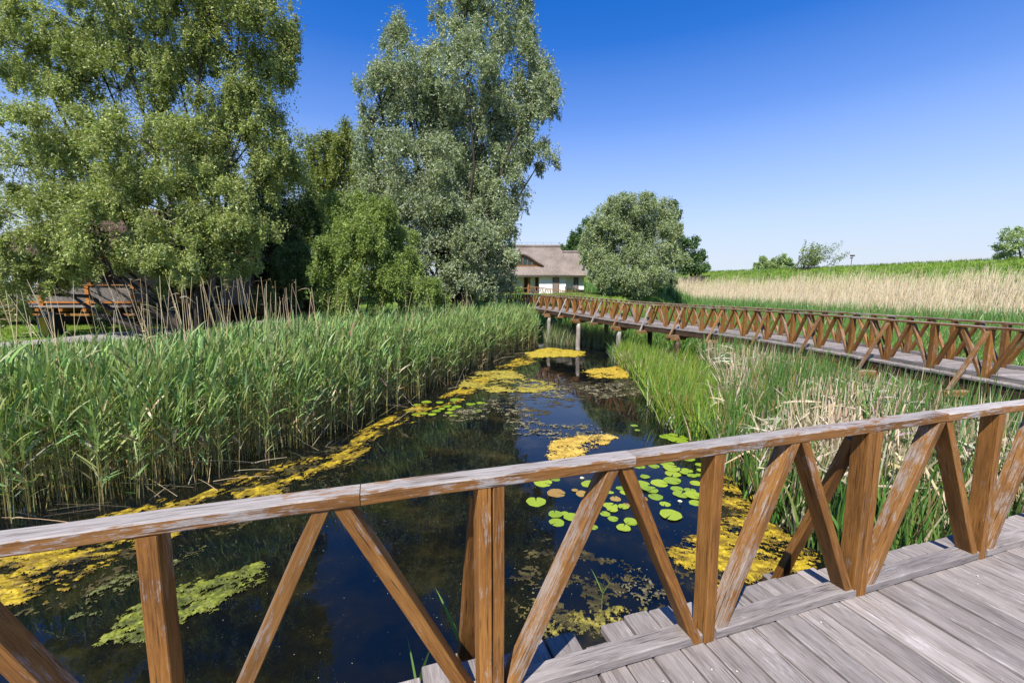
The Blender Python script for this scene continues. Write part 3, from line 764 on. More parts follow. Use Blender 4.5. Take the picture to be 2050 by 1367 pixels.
# ------------------------------------------------------------------ floating algae
def mat_poly(px): return np.array([on_z(x, y, WATER)[:2] for x, y in px])
def algae(name, pxs, cell, thr, soft, ca, cb, label, sx=2.2, sy=2.2, lift=.006, bump=.034, kind=None, seed=1, ang=0.0, cc=None):
    V = []; Q = []; C = []; o = 0
    for pi, px in enumerate(pxs):
        poly = mat_poly(px); lo = poly.min(0) - .1; hi = poly.max(0) + .1
        nx = int((hi[0] - lo[0]) / cell) + 2; ny = int((hi[1] - lo[1]) / cell) + 2
        X, Y = np.meshgrid(lo[0] + np.arange(nx) * cell, lo[1] + np.arange(ny) * cell)
        X2 = X + cell * .35 * rng.normal(size=X.shape); Y2 = Y + cell * .35 * rng.normal(size=X.shape)
        ca_, sa_ = math.cos(ang), math.sin(ang); U = X * ca_ + Y * sa_; W = -X * sa_ + Y * ca_
        f = .55 * fbm(U * sx, W * sy, seed + pi, 5) + .45 * fbm(U * sx * 5.5 + 9, W * sy * 5.5, seed + pi + 50, 5)
        e = edge_dist(poly, X, Y) * np.where(inside(poly, X, Y), 1, -1)
        g = (f - thr) * 1.15 + np.clip(e / soft, -1, .22) * .5
        Z = WATER + lift + np.clip(g, 0, .25) * bump * 3 + bump * .9 * (fbm(X * 26, Y * 26, seed + 9, 3) - .5) * (g > .03) + .002 * rng.random(X.shape)
        Z = np.maximum(Z, WATER + .0025)
        keep = (g[:-1, :-1] > 0) & (g[1:, 1:] > 0) & (g[1:, :-1] > 0) & (g[:-1, 1:] > 0)
        keep &= rng.random(keep.shape) < np.clip(.5 + g[:-1, :-1] * 4.5, 0, 1)
        jj, ii = np.nonzero(keep)
        a = jj * nx + ii; q = np.stack([a, a + 1, a + nx + 1, a + nx], 1)
        used, inv = np.unique(q, return_inverse=True); inv = inv.reshape(q.shape)
        V.append(np.stack([X2, Y2, Z], -1).reshape(-1, 3)[used]); Q.append(inv + o); o += len(used)
        t = np.clip((fbm(U * 7, W * 12, seed + 30, 6) - .32) / .36, 0, 1).ravel()[used, None]
        cl = np.array(ca) * (1 - t) + np.array(cb) * t
        if cc is not None:
            t2 = np.clip((.13 - g.ravel()[used, None]) / .13, 0, 1); cl = cl * (1 - t2) + np.array(cc) * t2
        C.append(cl * (1 + .16 * rng.normal(size=(len(used), 1))))
    v = np.concatenate(V); q = np.concatenate(Q); c = np.clip(np.concatenate(C), .003, 1)
    return tag(link(name, np_mesh(name, v, q, M['algae'], c, smooth=False)), label, 'algae', kind=kind)
YA, YB, YC = (.15, .095, .008), (.38, .27, .014), (.06, .042, .010)
algae('algae', [[(-60, 1130), (0, 1105), (150, 1078), (300, 1050), (420, 1030), (330, 1085), (240, 1120), (160, 1165), (120, 1200), (30, 1212), (-60, 1230)]], .013, .545, .35, YA, YB, 'mustard yellow algae mat under the left end of the railing', 2.0, 4.0, seed=3, ang=.3, cc=YC, kind='stuff')
algae('algae', [[(120, 1060), (250, 1015), (400, 985), (540, 930), (660, 900), (690, 915), (640, 955), (590, 985), (470, 1005), (330, 1055), (220, 1075)],
                [(640, 940), (700, 880), (770, 832), (880, 795), (980, 745), (1060, 705), (1075, 725), (985, 760), (930, 800), (850, 830), (780, 860), (700, 935)]], .018, .565, .5, YA, YB, 'yellow algae drifting along the feet of the left reed bed', 1.6, 3.0, seed=7, ang=1.0, cc=YC, kind='stuff')
algae('algae', [[(185, 1300), (240, 1240), (330, 1185), (430, 1148), (520, 1128), (528, 1160), (440, 1205), (350, 1260), (270, 1290)]], .010, .485, .22, (.05, .062, .010), (.18, .20, .022), 'long lime green algae drift on the dark water left of the middle post', 3.0, 7.0, seed=13, ang=.75, cc=(.10, .10, .015))
algae('algae', [[(130, 1245), (170, 1190), (260, 1130), (420, 1085), (440, 1105), (300, 1150), (220, 1210), (160, 1260)]], .012, .60, .35, (.07, .08, .02), (.16, .18, .05), 'thin grey-green algae film behind the left railing post', 3, 7, seed=17, ang=.75, kind='stuff', cc=(.06, .05, .015))
algae('algae', [[(1088, 915), (1098, 888), (1125, 878), (1215, 868), (1235, 878), (1190, 898), (1150, 915), (1105, 922)]], .016, .46, .25, (.34, .21, .03), (.52, .36, .07), 'golden algae patch on the open blue water beyond the railing', 4, 4, seed=19, cc=(.3, .2, .05))
algae('algae', [[(920, 765), (955, 745), (1020, 742), (1080, 762), (1128, 770), (1115, 784), (1040, 785), (960, 782)]], .03, .50, .9, (.20, .16, .02), (.36, .29, .04), 'wide yellow-green algae raft across the middle of the pond', 1.6, 2.4, seed=23, cc=(.2, .17, .04))
algae('algae', [[(1055, 708), (1100, 697), (1168, 704), (1150, 714), (1075, 716)]], .04, .42, .8, (.30, .22, .02), (.44, .33, .03), 'yellow algae raft by the pale pile under the footbridge', 1.2, 1.2, seed=25)
algae('algae', [[(1165, 745), (1185, 739), (1255, 733), (1262, 748), (1250, 756), (1200, 757)]], .03, .45, .8, (.32, .21, .02), (.46, .32, .03), 'orange-yellow algae raft beside the bright sedge', 1.5, 1.5, seed=27)
algae('algae', [[(1325, 1105), (1380, 1080), (1440, 1030), (1500, 1010), (1560, 1060), (1640, 1110), (1600, 1150), (1520, 1165), (1440, 1185), (1400, 1150)],
                [(1430, 1010), (1450, 955), (1500, 940), (1560, 1000), (1520, 1030)]], .011, .505, .3, YA, YB, 'deep yellow algae caught among the cattails behind the right railing posts', 2.6, 5.0, seed=29, ang=-.4, cc=(.12, .075, .012), kind='stuff')
algae('algae', [[(1030, 1215), (1075, 1195), (1110, 1205), (1090, 1235), (1045, 1240)], [(1050, 1250), (1180, 1215), (1290, 1205), (1300, 1235), (1210, 1290), (1120, 1262), (1040, 1290)]], .010, .56, .3, (.09, .08, .016), (.24, .20, .035), 'olive brown algae by the outer plank ends in front of the lily pads', 5, 5, seed=33, kind='stuff', cc=(.08, .065, .02))
algae('algae', [[(1000, 800), (1040, 790), (1090, 850), (1190, 850), (1240, 880), (1120, 880), (1020, 870)], [(1235, 1150), (1300, 1140), (1340, 1200), (1290, 1230), (1240, 1200)],
                [(880, 830), (1000, 795), (1010, 830), (900, 850)], [(1150, 775), (1280, 760), (1290, 790), (1200, 800)], [(1060, 790), (1080, 770), (1150, 775), (1130, 800)]], .014, .60, .5, (.07, .062, .03), (.20, .175, .09), 'broken crumbs of pondweed scattered over the open water', 7, 7, seed=37, kind='stuff')
algae('submerged_weed', [[(-60, 1150), (0, 1100), (300, 1040), (560, 930), (700, 880), (780, 850), (700, 950), (600, 1020), (470, 1060), (380, 1120), (200, 1230), (-60, 1260)], [(1290, 1180), (1330, 1060), (1420, 1000), (1480, 930), (1560, 990), (1650, 1120), (1540, 1170), (1430, 1200)], [(960, 800), (1010, 740), (1150, 765), (1280, 745), (1290, 800), (1180, 800), (1060, 850)], [(1000, 1200), (1060, 1060), (1120, 1080), (1300, 1130), (1310, 1240), (1200, 1290), (1060, 1290)]],
      .02, .60, .7, (.026, .020, .008), (.075, .062, .018), 'brownish weed film just breaking the water surface round the algae', 4, 6, seed=47, lift=.001, bump=.006, kind='stuff')
# tiny floating specks
k = 1500; P2 = np.concatenate([scatter(mat_poly([(150, 1367), (420, 1030), (700, 960), (1000, 820), (1250, 800), (1330, 900), (1420, 1080), (1380, 1230), (800, 1367)]), k)])
r = .0016 + .004 * rng.random(k) ** 3; a = az(k); z = WATER + .003 + .002 * rng.random(k)
v = np.stack([np.stack([P2[:, 0] + r * np.cos(a + j * 1.57), P2[:, 1] + r * np.sin(a + j * 1.57), z], 1) for j in range(4)], 1).reshape(-1, 3)
c = np.repeat(vary(k, (.25, .24, .14), (.55, .53, .42)), 4, 0)
tag(link('floating_specks', np_mesh('floating_specks', v, np.arange(4 * k).reshape(-1, 4), M['algae'], c)), 'tiny pale specks of pollen and seed floating on the dark water', 'pollen', kind='stuff')

# ------------------------------------------------------------------ water lilies
def padmat(name, ca, cb, cr):
    m, nt, b, out = new_mat(name)
    tc = N(nt, 'ShaderNodeTexCoord'); oi = N(nt, 'ShaderNodeObjectInfo')
    n = N(nt, 'ShaderNodeTexNoise', i_Scale=3.2, i_Detail=5); nt.links.new(tc.outputs['Object'], n.inputs['Vector'])
    at = nt.nodes.new('ShaderNodeSeparateXYZ'); nt.links.new(tc.outputs['Object'], at.inputs[0])
    ang = math_(nt, 'ARCTAN2', at.outputs[1], at.outputs[0]); sv = math_(nt, 'POWER', math_(nt, 'ABSOLUTE', math_(nt, 'SINE', math_(nt, 'MULTIPLY', ang, 8.0))), 12.0)
    sc_ = ramp(nt, math_(nt, 'ADD', math_(nt, 'MULTIPLY', n.outputs[0], .6), math_(nt, 'MULTIPLY', oi.outputs['Random'], .4)), [(.25, ca), (.7, cb)])
    c = mix(nt, math_(nt, 'MULTIPLY', math_(nt, 'SUBTRACT', 1.0, sv), .25), sc_.outputs[0], tuple(x * 1.25 for x in cb))
    n3 = N(nt, 'ShaderNodeTexNoise', i_Scale=9.0, i_Detail=4); nt.links.new(tc.outputs['Object'], n3.inputs['Vector'])
    c = mix(nt, ramp(nt, n3.outputs[0], [(.62, (0, 0, 0)), (.7, (.7, .7, .7))]).outputs[0], c, cr)
    nt.links.new(c, b.inputs['Base Color']); b.inputs['Roughness'].default_value = .38; b.inputs['Specular IOR Level'].default_value = .35
    return m
M['pad'] = padmat('lily_pad_green', (.10, .19, .012), (.27, .335, .022), (.26, .19, .035))
M['pad_brown'] = padmat('lily_pad_brown', (.22, .11, .03), (.34, .24, .05), (.14, .06, .03))
def pad_mesh(mat, seed):
    r_ = random.Random(seed); V = [(0, 0, .004)]; n = 30; R = 5
    notch = .16 + .1 * r_.random()
    for j in range(1, R + 1):
        for i in range(n):
            t = notch / 2 + (2 * math.pi - notch) * i / (n - 1)
            rr = j / R * (1 + .035 * math.sin(3 * t + seed) + .025 * math.sin(7 * t + seed * 2))
            if i in (0, n - 1) and j == R: rr *= .93
            z = .004 + .012 * (j / R) ** 3 * math.sin(4 * t + seed) * r_.uniform(.6, 1) + .02 * max(0, j / R - .85) * (1 + math.sin(2 * t + seed))
            V.append((rr * math.cos(t) * (1.0 if seed % 2 else .93), rr * math.sin(t), z))
    Fc = []
    for i in range(n - 1): Fc.append((0, 1 + i, 2 + i))
    for j in range(R - 1):
        for i in range(n - 1):
            a = 1 + j * n + i; Fc.append((a, a + n, a + n + 1, a + 1))
    me = bpy.data.meshes.new('lily_pad'); me.from_pydata(V, [], Fc); me.materials.append(mat); me.update()
    me.polygons.foreach_set('use_smooth', [True] * len(Fc)); return me
PADS = [pad_mesh(M['pad'], k) for k in range(6)]; PADB = [pad_mesh(M['pad_brown'], k + 20) for k in range(2)]
c8 = lambda x, y, w: (600 + x / 2.927, 650 + y / 2.927, w / 2.927)
c4 = lambda x, y, w: (1250 + x / 2.56, 680 + y / 2.56, w / 2.56)
c6 = lambda x, y, w: (600 + x / 2.927, 900 + y / 2.927, w / 2.927)
reedpads = [c8(*p) for p in [(912, 440, 70), (1002, 465, 58), (1060, 458, 52), (1044, 505, 52), (920, 481, 60), (888, 495, 50), (832, 492, 40), (876, 515, 50), (900, 533, 48), (722, 520, 55), (775, 525, 50), (680, 527, 50), (862, 477, 60), (742, 452, 60), (728, 495, 60), (800, 505, 56), (690, 470, 50), (648, 500, 50), (820, 455, 50)]]
mainpads = [c4(*p) for p in [(32, 935, 68), (8, 968, 52), (208, 842, 58), (160, 805, 76), (136, 770, 80), (90, 741, 84), (106, 702, 50), (180, 735, 96), (246, 724, 95), (248, 690, 82), (152, 648, 56), (76, 650, 60), (218, 636, 78), (242, 662, 90), (326, 610, 70), (386, 640, 48), (390, 668, 40), (366, 735, 62), (270, 765, 66), (288, 795, 80), (336, 775, 62), (352, 800, 86), (362, 836, 66), (320, 670, 60), (386, 694, 46), (345, 698, 50), (304, 684, 44)]]
mainpads += [c6(*p) for p in [(1385, 305, 122), (1425, 194, 112), (1498, 173, 60), (1700, 202, 104), (1506, 426, 98), (1498, 380, 88), (1553, 376, 48), (1592, 397, 96), (1722, 455, 56), (1822, 330, 92), (1790, 376, 62), (1836, 405, 64), (1832, 352, 66), (1896, 336, 66), (1938, 422, 82), (1897, 459, 86), (1880, 226, 56), (1906, 252, 62), (2000, 212, 84), (2032, 236, 56), (1820, 250, 42), (2022, 160, 58)]]
sedgepads = [c4(*p) for p in [(220, 497, 80), (274, 516, 100), (308, 503, 60), (192, 366, 40), (50, 440, 38), (66, 463, 28), (250, 489, 50)]]
brownpads = [c6(*p) for p in [(1503, 254, 112), (1655, 258, 84), (1612, 240, 40), (1850, 288, 66), (2015, 290, 50)]] + [c4(100, 815, 40), c4(8, 850, 44)]
placed = []
def put_pad(p, me, label, group, zoff=0.0):
    x, y, wpx = p; q = on_z(x, y, WATER); rad = max(.05, wpx * math.hypot(q[0] * .35, q[1], ) / F_PX * .5)
    lap = sum(1 for (a, b_, r_) in placed if math.hypot(a - q[0], b_ - q[1]) < r_ + rad)
    placed.append((q[0], q[1], rad))
    o = link('lily_pad', me); o.location = (q[0], q[1], WATER + .003 + .009 * min(lap, 4) + zoff)
    o.rotation_euler = (random.gauss(0, .008), random.gauss(0, .008), random.uniform(0, 6.28)); o.scale = (rad, rad, min(rad * 1.1, .3))
    return tag(o, label, 'lily pad', group)
for p in reedpads: put_pad(p, random.choice(PADS), 'small round green lily pad beside the left reed bed', 'lily pads beside the left reeds')
for p in mainpads: put_pad(p, random.choice(PADS), 'round yellow-green lily pad in the crowded cluster behind the railing', 'lily pads clustered behind the railing')
for p in sedgepads: put_pad(p, random.choice(PADS), 'green lily pad near the bright sedge beyond the railing', 'lily pads near the sedge')
for p in brownpads: put_pad(p, random.choice(PADB), 'reddish brown ageing lily pad among the green ones', 'brown lily pads')
put_pad(c4(237, 902, 114), PADS[1], 'largest lily pad, round and notched, left of the single upright railing post', None, .02)
M['petal'] = plain('white_petal', (.80, .78, .66), .5, .05); M['stamen'] = plain('yellow_stamen', (.75, .5, .04), .6, .1)
def lily(px, py, r, label):
    q = on_z(px, py, WATER); e = empty('water_lily', (q[0], q[1], WATER), label, 'water lily', None)
    vs = []; fs = []
    for ring, (k, el, L) in enumerate(((8, .55, r), (7, .95, r * .85), (5, 1.2, r * .65))):
        for i in range(k):
            a = 2 * math.pi * (i + ring * .5) / k; b = len(vs)
            for (t, wd) in ((.1, .12), (.45, .34), (.8, .26), (1, .02)):
                rr = L * t * math.cos(el * (.7 + .3 * t)); z = WATER + .035 + L * t * math.sin(el)
                for sg in (-1, 1): vs.append((q[0] + rr * math.cos(a) - sg * wd * L * .5 * math.sin(a), q[1] + rr * math.sin(a) + sg * wd * L * .5 * math.cos(a), z))
            for j in range(3): fs.append((b + 2 * j, b + 2 * j + 1, b + 2 * j + 3, b + 2 * j + 2))
    link('petals', np_mesh('petals', np.array(vs), np.array(fs), M['petal']), e)
    mb = MB(); mb.tube([(q[0], q[1], WATER + .03), (q[0], q[1], WATER + .06)], [r * .16, r * .25], 8); mb.build('stamens', M['stamen'], e)
    mb = MB(); mb.tube([(q[0], q[1], WATER - .1), (q[0], q[1], WATER + .035)], [.006, .008], 6); mb.build('stem', M['reed_stem'], e)
M['reed_stem'] = plain('green_stem', (.12, .16, .04), .6, .2)
lily(1165, 962, .055, 'white water lily open above the pads, under the railing top left of a slanted brace')
lily(1361, 1009, .05, 'small white water lily above the largest lily pad')

# ------------------------------------------------------------------ young reed shoots by the planks
def shoot(base, leaves, label, name='reed_shoot'):
    e = empty(name, base, label, 'reed shoot'); B = np.array(base)
    H = max(l[0] for l in leaves)
    mb = MB(); mb.tube([B, B + np.array([.004, .003, H * .5]), B + np.array([.012, .004, H])], [.0045, .004, .0025], 6); mb.build('stem', M['reed_stem'], e)
    for (z, a, el, L, wd) in leaves:
        d = np.array([[math.cos(a) * math.cos(el), math.sin(a) * math.cos(el), math.sin(el)]])
        sd = np.cross(d, [[math.sin(a + .6), -math.cos(a + .6), .5]])
        v, q, c = ribbons(B[None] + np.array([[.004 * z, 0, z]]), d, np.array([L]), np.array([wd]), np.array([.12]), 6, np.array([[.13, .24, .05]]), np.array([[.16, .28, .07]]), side=sd)
        link('leaf', np_mesh('leaf', v, q, M['reed'], c), e)
q = on_z(1204, 1226, WATER)
shoot(q, [(.16, 2.9, .35, .22, .012), (.25, 2.4, 1.1, .3, .014), (.3, .3, 1.35, .2, .012), (.22, -.4, 1.2, .28, .012)], 'thin green reed shoot rising from the water among olive algae')
q = bw(-.86, -.42, 0); shoot((q.x, q.y, -2.0), [(1.75, 2.2, 1.2, .3, .018), (1.82, .2, 1.35, .24, .02), (1.6, 3.3, .7, .35, .016)], 'green reed shoot poking up past the outer plank ends at the bottom')
q = bw(-.62, -.5, 0); shoot((q.x, q.y, -2.0), [(1.85, 2.4, .95, .36, .03), (1.95, .6, 1.3, .32, .03)], 'green reed shoot behind the double post, beside its outrigger strut')

# ------------------------------------------------------------------ trees
def leaf_quads(P, A, L, Wd, c):
    """kite shaped leaves at P along unit axes A"""
    n = len(P); B = np.cross(A, rng.normal(size=(n, 3))); B /= np.maximum(np.linalg.norm(B, axis=1, keepdims=True), 1e-6)
    L = L[:, None]; Wd = Wd[:, None]
    v = np.stack([P, P + A * L * .45 + B * Wd * .5, P + A * L, P + A * L * .45 - B * Wd * .5], 1).reshape(-1, 3)
    return v, np.arange(4 * n).reshape(-1, 4), np.repeat(c, 4, 0)

def tree(name, label, cat, y, base_px, lobes, nleaf, leaf, cols, leafm='leaf', trunk_r=.3, stems=1, depth=.8, droop=.5, strand=.6, sub=15, subr=.36, group=None, fork=.35, inner=.12, limb_to=None, base_z=None):
    bx, by, _ = at_y(base_px, 600, y); gz = float(height(bx, by)) if base_z is None else base_z
    root = empty(name, (bx, by, gz), label, cat, group)
    cen = []; rad = []
    for lb in lobes:
        px, py, rx, ry = lb[:4]
        yy = y + (lb[4] if len(lb) > 4 else rng.uniform(-.5, .5) * depth * rx / F_PX * y * 1.4)
        cen.append(at_y(px, py, yy)); rad.append((rx * yy / F_PX, rx * yy / F_PX * depth, ry * yy / F_PX))
    cen = np.array(cen); rad = np.array(rad)
    wgt = rad[:, 0] * rad[:, 2]; wgt = wgt / wgt.sum()
    tb = MB(); top = cen[:, 2].max()
    bases = []
    for s in range(stems):
        a = 2 * math.pi * s / max(stems, 1) + .7; off = trunk_r * 1.6 * (stems > 1)
        bases.append(np.array([bx + math.cos(a) * off, by + math.sin(a) * off, gz - .3]))
    LP = []; LA = []; LC = []; LL = []
    order = np.argsort(cen[:, 2])
    for i, (c, r) in enumerate(zip(cen, rad)):
        b0 = bases[i % stems]; fz = gz + (c[2] - gz) * (fork * rng.uniform(.6, 1.15))
        mid = np.array([b0[0] + (c[0] - b0[0]) * .22, b0[1] + (c[1] - b0[1]) * .22, fz])
        m2 = (mid + c) / 2 + rng.normal(0, .06, 3) * np.linalg.norm(c - mid); m2[2] += .08 * np.linalg.norm((c - mid)[:2])
        r0 = trunk_r * (.55 if i >= stems else 1) * (.4 if c[2] < gz + 5 and i >= stems else 1)
        pts = [b0, b0 * .5 + mid * .5 + rng.normal(0, .05, 3) * trunk_r * 3, mid, m2, c]
        tb.tube(pts, [r0 * 1.15, r0 * .85, r0 * .62, r0 * .34, max(.018, r0 * .13)], 7, cap=False)
        ns = max(5, int(sub * (rad[i, 0] * rad[i, 2] / (rad[:, 0] * rad[:, 2]).mean()) ** .5)); 
        d = rng.normal(size=(ns, 3)); d /= np.linalg.norm(d, axis=1, keepdims=True)
        rr = rng.uniform(.55, 1.02, ns) ** .8
        sc = c + d * rr[:, None] * r
        sc[:, 2] -= droop * .2 * r[2] * (1 - d[:, 2])
        for q in sc:
            mm = (c + q) / 2 + rng.normal(0, .08, 3) * r; mm[2] += .08 * r[2]
            tb.tube([c, mm, q], [max(.014, r0 * .11), max(.010, r0 * .06), .006], 4, cap=False)
        n = int(nleaf * wgt[i]); ni = int(n * inner); k = rng.integers(0, ns, n)
        szs = subr * rng.uniform(.6, 1.3, ns)
        g = np.clip(rng.normal(size=(n, 3)), -1.7, 1.7) * .5
        P = sc[k] + g * r * szs[k][:, None]
        # drooping strands under each spray
        K = 7; so_ = np.clip(rng.normal(size=(ns, K, 3)), -1.6, 1.6) * .45; sl = rng.uniform(.4, 1.3, (ns, K)) * strand
        j = rng.integers(0, K, n); t = rng.random(n) ** .8
        on = rng.random(n) < .62
        S = sc[k] + so_[k, j] * r * szs[k][:, None] - np.array([0, 0, 1.]) * (t * sl[k, j])[:, None] + rng.normal(0, .05, (n, 3)) * (.5 + leaf[0] * 3)
        outd = d[k] * np.array([1, 1, 0]) * (.25 * t * sl[k, j])[:, None]
        P = np.where(on[:, None], S + outd, P)
        P[:ni] = c + np.clip(rng.normal(size=(ni, 3)), -1.7, 1.7) * r * .42
        A = rng.normal(size=(n, 3)) * .75 + d[k] * .45 + np.array([0, 0, -droop]); A /= np.linalg.norm(A, axis=1, keepdims=True)
        tone = rng.uniform(0, 1, ns)[k, None] * .55 + rng.random((n, 1)) * .45
        C = np.array(cols[0]) * (1 - tone) + np.array(cols[1]) * tone
        C = C * (1 + .14 * rng.normal(size=(n, 1))) * (1 + .06 * rng.normal(size=(n, 3)))
        if len(cols) > 2:
            y_ = rng.random(n) < .03; C[y_] = np.array(cols[2]) * (1 + .1 * rng.normal(size=(y_.sum(), 1)))  # a few leaves coloured pale as painted highlights
        LP.append(P); LA.append(A); LC.append(np.clip(C, .004, 1)); LL.append(leaf[0] * rng.uniform(.65, 1.3, n))
    tb.build('trunk', M['bark'], root, True)
    P = np.concatenate(LP); L = np.concatenate(LL)
    ok = P[:, 2] > np.maximum(height(P[:, 0], P[:, 1]), WATER) + .15
    v, q, c = leaf_quads(P[ok], np.concatenate(LA)[ok], L[ok], L[ok] * leaf[1], np.concatenate(LC)[ok])
    link('crown', np_mesh('crown', v, q, M[leafm], c), root)
    return root

WIL = ((.19, .23, .042), (.50, .555, .17), (.60, .63, .36))
tree('willow_tree', 'huge dense olive green willow with drooping sprays hanging over the wooden terrace', 'willow tree', 20.0, 395,
     [(15, 585, 45, 40, -1), (95, 560, 40, 30, -1.2), (60, 100, 90, 75), (165, 55, 105, 85), (330, 30, 120, 100), (480, 60, 95, 100), (535, 150, 62, 105), (520, 260, 72, 95), (400, 170, 115, 110), (240, 180, 115, 90), (95, 235, 95, 60),
      (560, 330, 36, 60), (40, 330, 80, 60, .8), (165, 345, 120, 70), (310, 300, 130, 80), (430, 300, 95, 80), (70, 450, 100, 95, -1.2), (185, 450, 100, 90, -1.5), (330, 420, 110, 80, -1.2), (450, 420, 85, 75, -1.0),
      (40, 545, 75, 50, -1.0), (150, 520, 60, 40, -1), (385, 505, 105, 55, -1.5), (300, 520, 60, 50, -.5), (460, 480, 70, 55, -1.2), (250, -60, 120, 70), (430, -50, 100, 70)],
     540000, (.128, .34), WIL, trunk_r=.27, stems=3, depth=.75, droop=.4, strand=.45, sub=18, subr=.32, fork=.42, inner=.07)
tree('dark_tree', 'green tree with leaf colours darkened for shade between the huge willow and the yellowish tree', 'tree', 27.5, 560,
     [(560, 400, 70, 80), (590, 470, 55, 70), (530, 480, 60, 60), (600, 540, 45, 50, -2), (545, 560, 50, 40), (585, 515, 40, 40, -3)], 110000, (.16, .36), ((.06, .105, .018), (.19, .26, .06)), trunk_r=.22, strand=.9, group=None)  # dark leaf colours carry the shade between the crowns
tree('background_tree', 'yellowish drooping tree top showing between the huge willow and the tall silver willow', 'tree', 44.0, 650,
     [(625, 320, 40, 45), (650, 380, 55, 70), (700, 300, 38, 48), (700, 370, 50, 70), (620, 450, 45, 60), (680, 460, 60, 60), (660, 300, 30, 35)], 80000, (.26, .32), ((.14, .18, .022), (.30, .33, .05), (.40, .40, .10)), trunk_r=.25, strand=1.8)
tree('willow_shrub', 'bright fresh green bushy willow standing left of the tall silver willow', 'willow shrub', 21.8, 720,
     [(705, 430, 45, 50), (690, 490, 50, 50), (740, 500, 50, 60), (670, 555, 40, 40), (720, 570, 55, 45), (790, 560, 50, 45, -.5), (765, 450, 40, 50), (660, 510, 35, 35), (800, 500, 42, 55, .6), (845, 575, 50, 30, .4)], 150000, (.14, .31), ((.14, .21, .025), (.31, .40, .075), (.42, .47, .15)), trunk_r=.12, stems=4, strand=.6)
SIL = ((.17, .22, .07), (.44, .50, .23), (.62, .64, .45))
tree('silver_willow', 'tall silver-leaved willow with two pointed crowns in the middle of the scene', 'willow tree', 33.0, 915,
     [(800, 85, 38, 50), (805, 150, 62, 70), (760, 215, 45, 70), (830, 230, 75, 85), (775, 310, 60, 80), (840, 340, 80, 80), (770, 400, 60, 70), (800, 470, 75, 70),
      (960, -60, 60, 70), (930, 40, 55, 80), (1015, 10, 58, 90), (935, 150, 78, 80), (1035, 120, 55, 80), (1090, 175, 38, 48), (1055, 225, 62, 60), (955, 255, 85, 80), (1090, 310, 40, 26), (1015, 345, 55, 60), (925, 365, 85, 75),
      (905, 460, 80, 75, -1.5), (965, 490, 70, 60, -2), (860, 420, 80, 70, -1.5), (985, 450, 60, 60), (1000, 525, 42, 45), (940, 550, 75, 50, -1.2), (860, 555, 75, 45, -1.5), (800, 545, 50, 50, -1), (1030, 410, 25, 28), (985, 580, 40, 25, -1), (900, 260, 70, 80), (870, 170, 55, 70), (1000, 260, 60, 80), (880, 400, 90, 80, 1), (960, 400, 60, 70)],
     540000, (.19, .34), SIL, 'silver', trunk_r=.42, stems=4, depth=.8, droop=.15, strand=.5, sub=19, subr=.33, fork=.36, inner=.10)
tree('round_willow', 'rounded grey-green willow on the bank just right of the thatched house', 'willow tree', 55.0, 1283,
     [(1270, 415, 45, 35), (1225, 440, 40, 38), (1315, 440, 40, 40), (1195, 490, 30, 45), (1255, 480, 55, 45), (1310, 490, 48, 42), (1345, 470, 18, 40), (1220, 545, 38, 32, -1), (1285, 540, 50, 38, -1.5), (1350, 515, 24, 22), (1195, 530, 24, 25), (1330, 540, 30, 25), (1240, 575, 34, 14, -1)],
     200000, (.26, .34), ((.16, .22, .05), (.40, .47, .16), (.52, .55, .3)), 'silver', trunk_r=.32, stems=4, strand=.7, droop=.3, sub=18, subr=.40)
DK = ((.045, .095, .022), (.12, .20, .055))
tree('dark_tree', 'dark green tree behind the roof of the thatched house, left of the rounded willow', 'tree', 84.0, 1160, [(1158, 480, 16, 30), (1145, 505, 22, 20), (1178, 470, 22, 35), (1120, 500, 20, 9), (1175, 515, 24, 22)], 14000, (.4, .5), DK, 'darkleaf', trunk_r=.25, strand=.3)
tree('dark_tree', 'dark green round tree rising behind the dyke, right of the rounded willow', 'tree', 88.0, 1385, [(1375, 500, 32, 26), (1400, 520, 20, 22), (1360, 520, 26, 22), (1385, 535, 32, 12), (1345, 430, 16, 26), (1350, 470, 14, 26)], 20000, (.4, .5), DK, 'darkleaf', trunk_r=.3, strand=.3)
LT = ((.20, .30, .09), (.42, .52, .2))
tree('dyke_shrub', 'pale green rounded shrub on the crest of the dyke', 'shrub', 92.0, 1530, [(1530, 525, 14, 12), (1545, 532, 16, 8), (1518, 534, 10, 6)], 5000, (.4, .35), LT, trunk_r=.08, strand=.2, sub=9)
tree('dyke_shrub', 'taller pale green shrub on the dyke crest, second from the left', 'shrub', 90.0, 1565, [(1565, 522, 14, 13), (1558, 533, 16, 8), (1576, 532, 10, 8)], 5000, (.4, .35), LT, trunk_r=.08, strand=.2, sub=9)
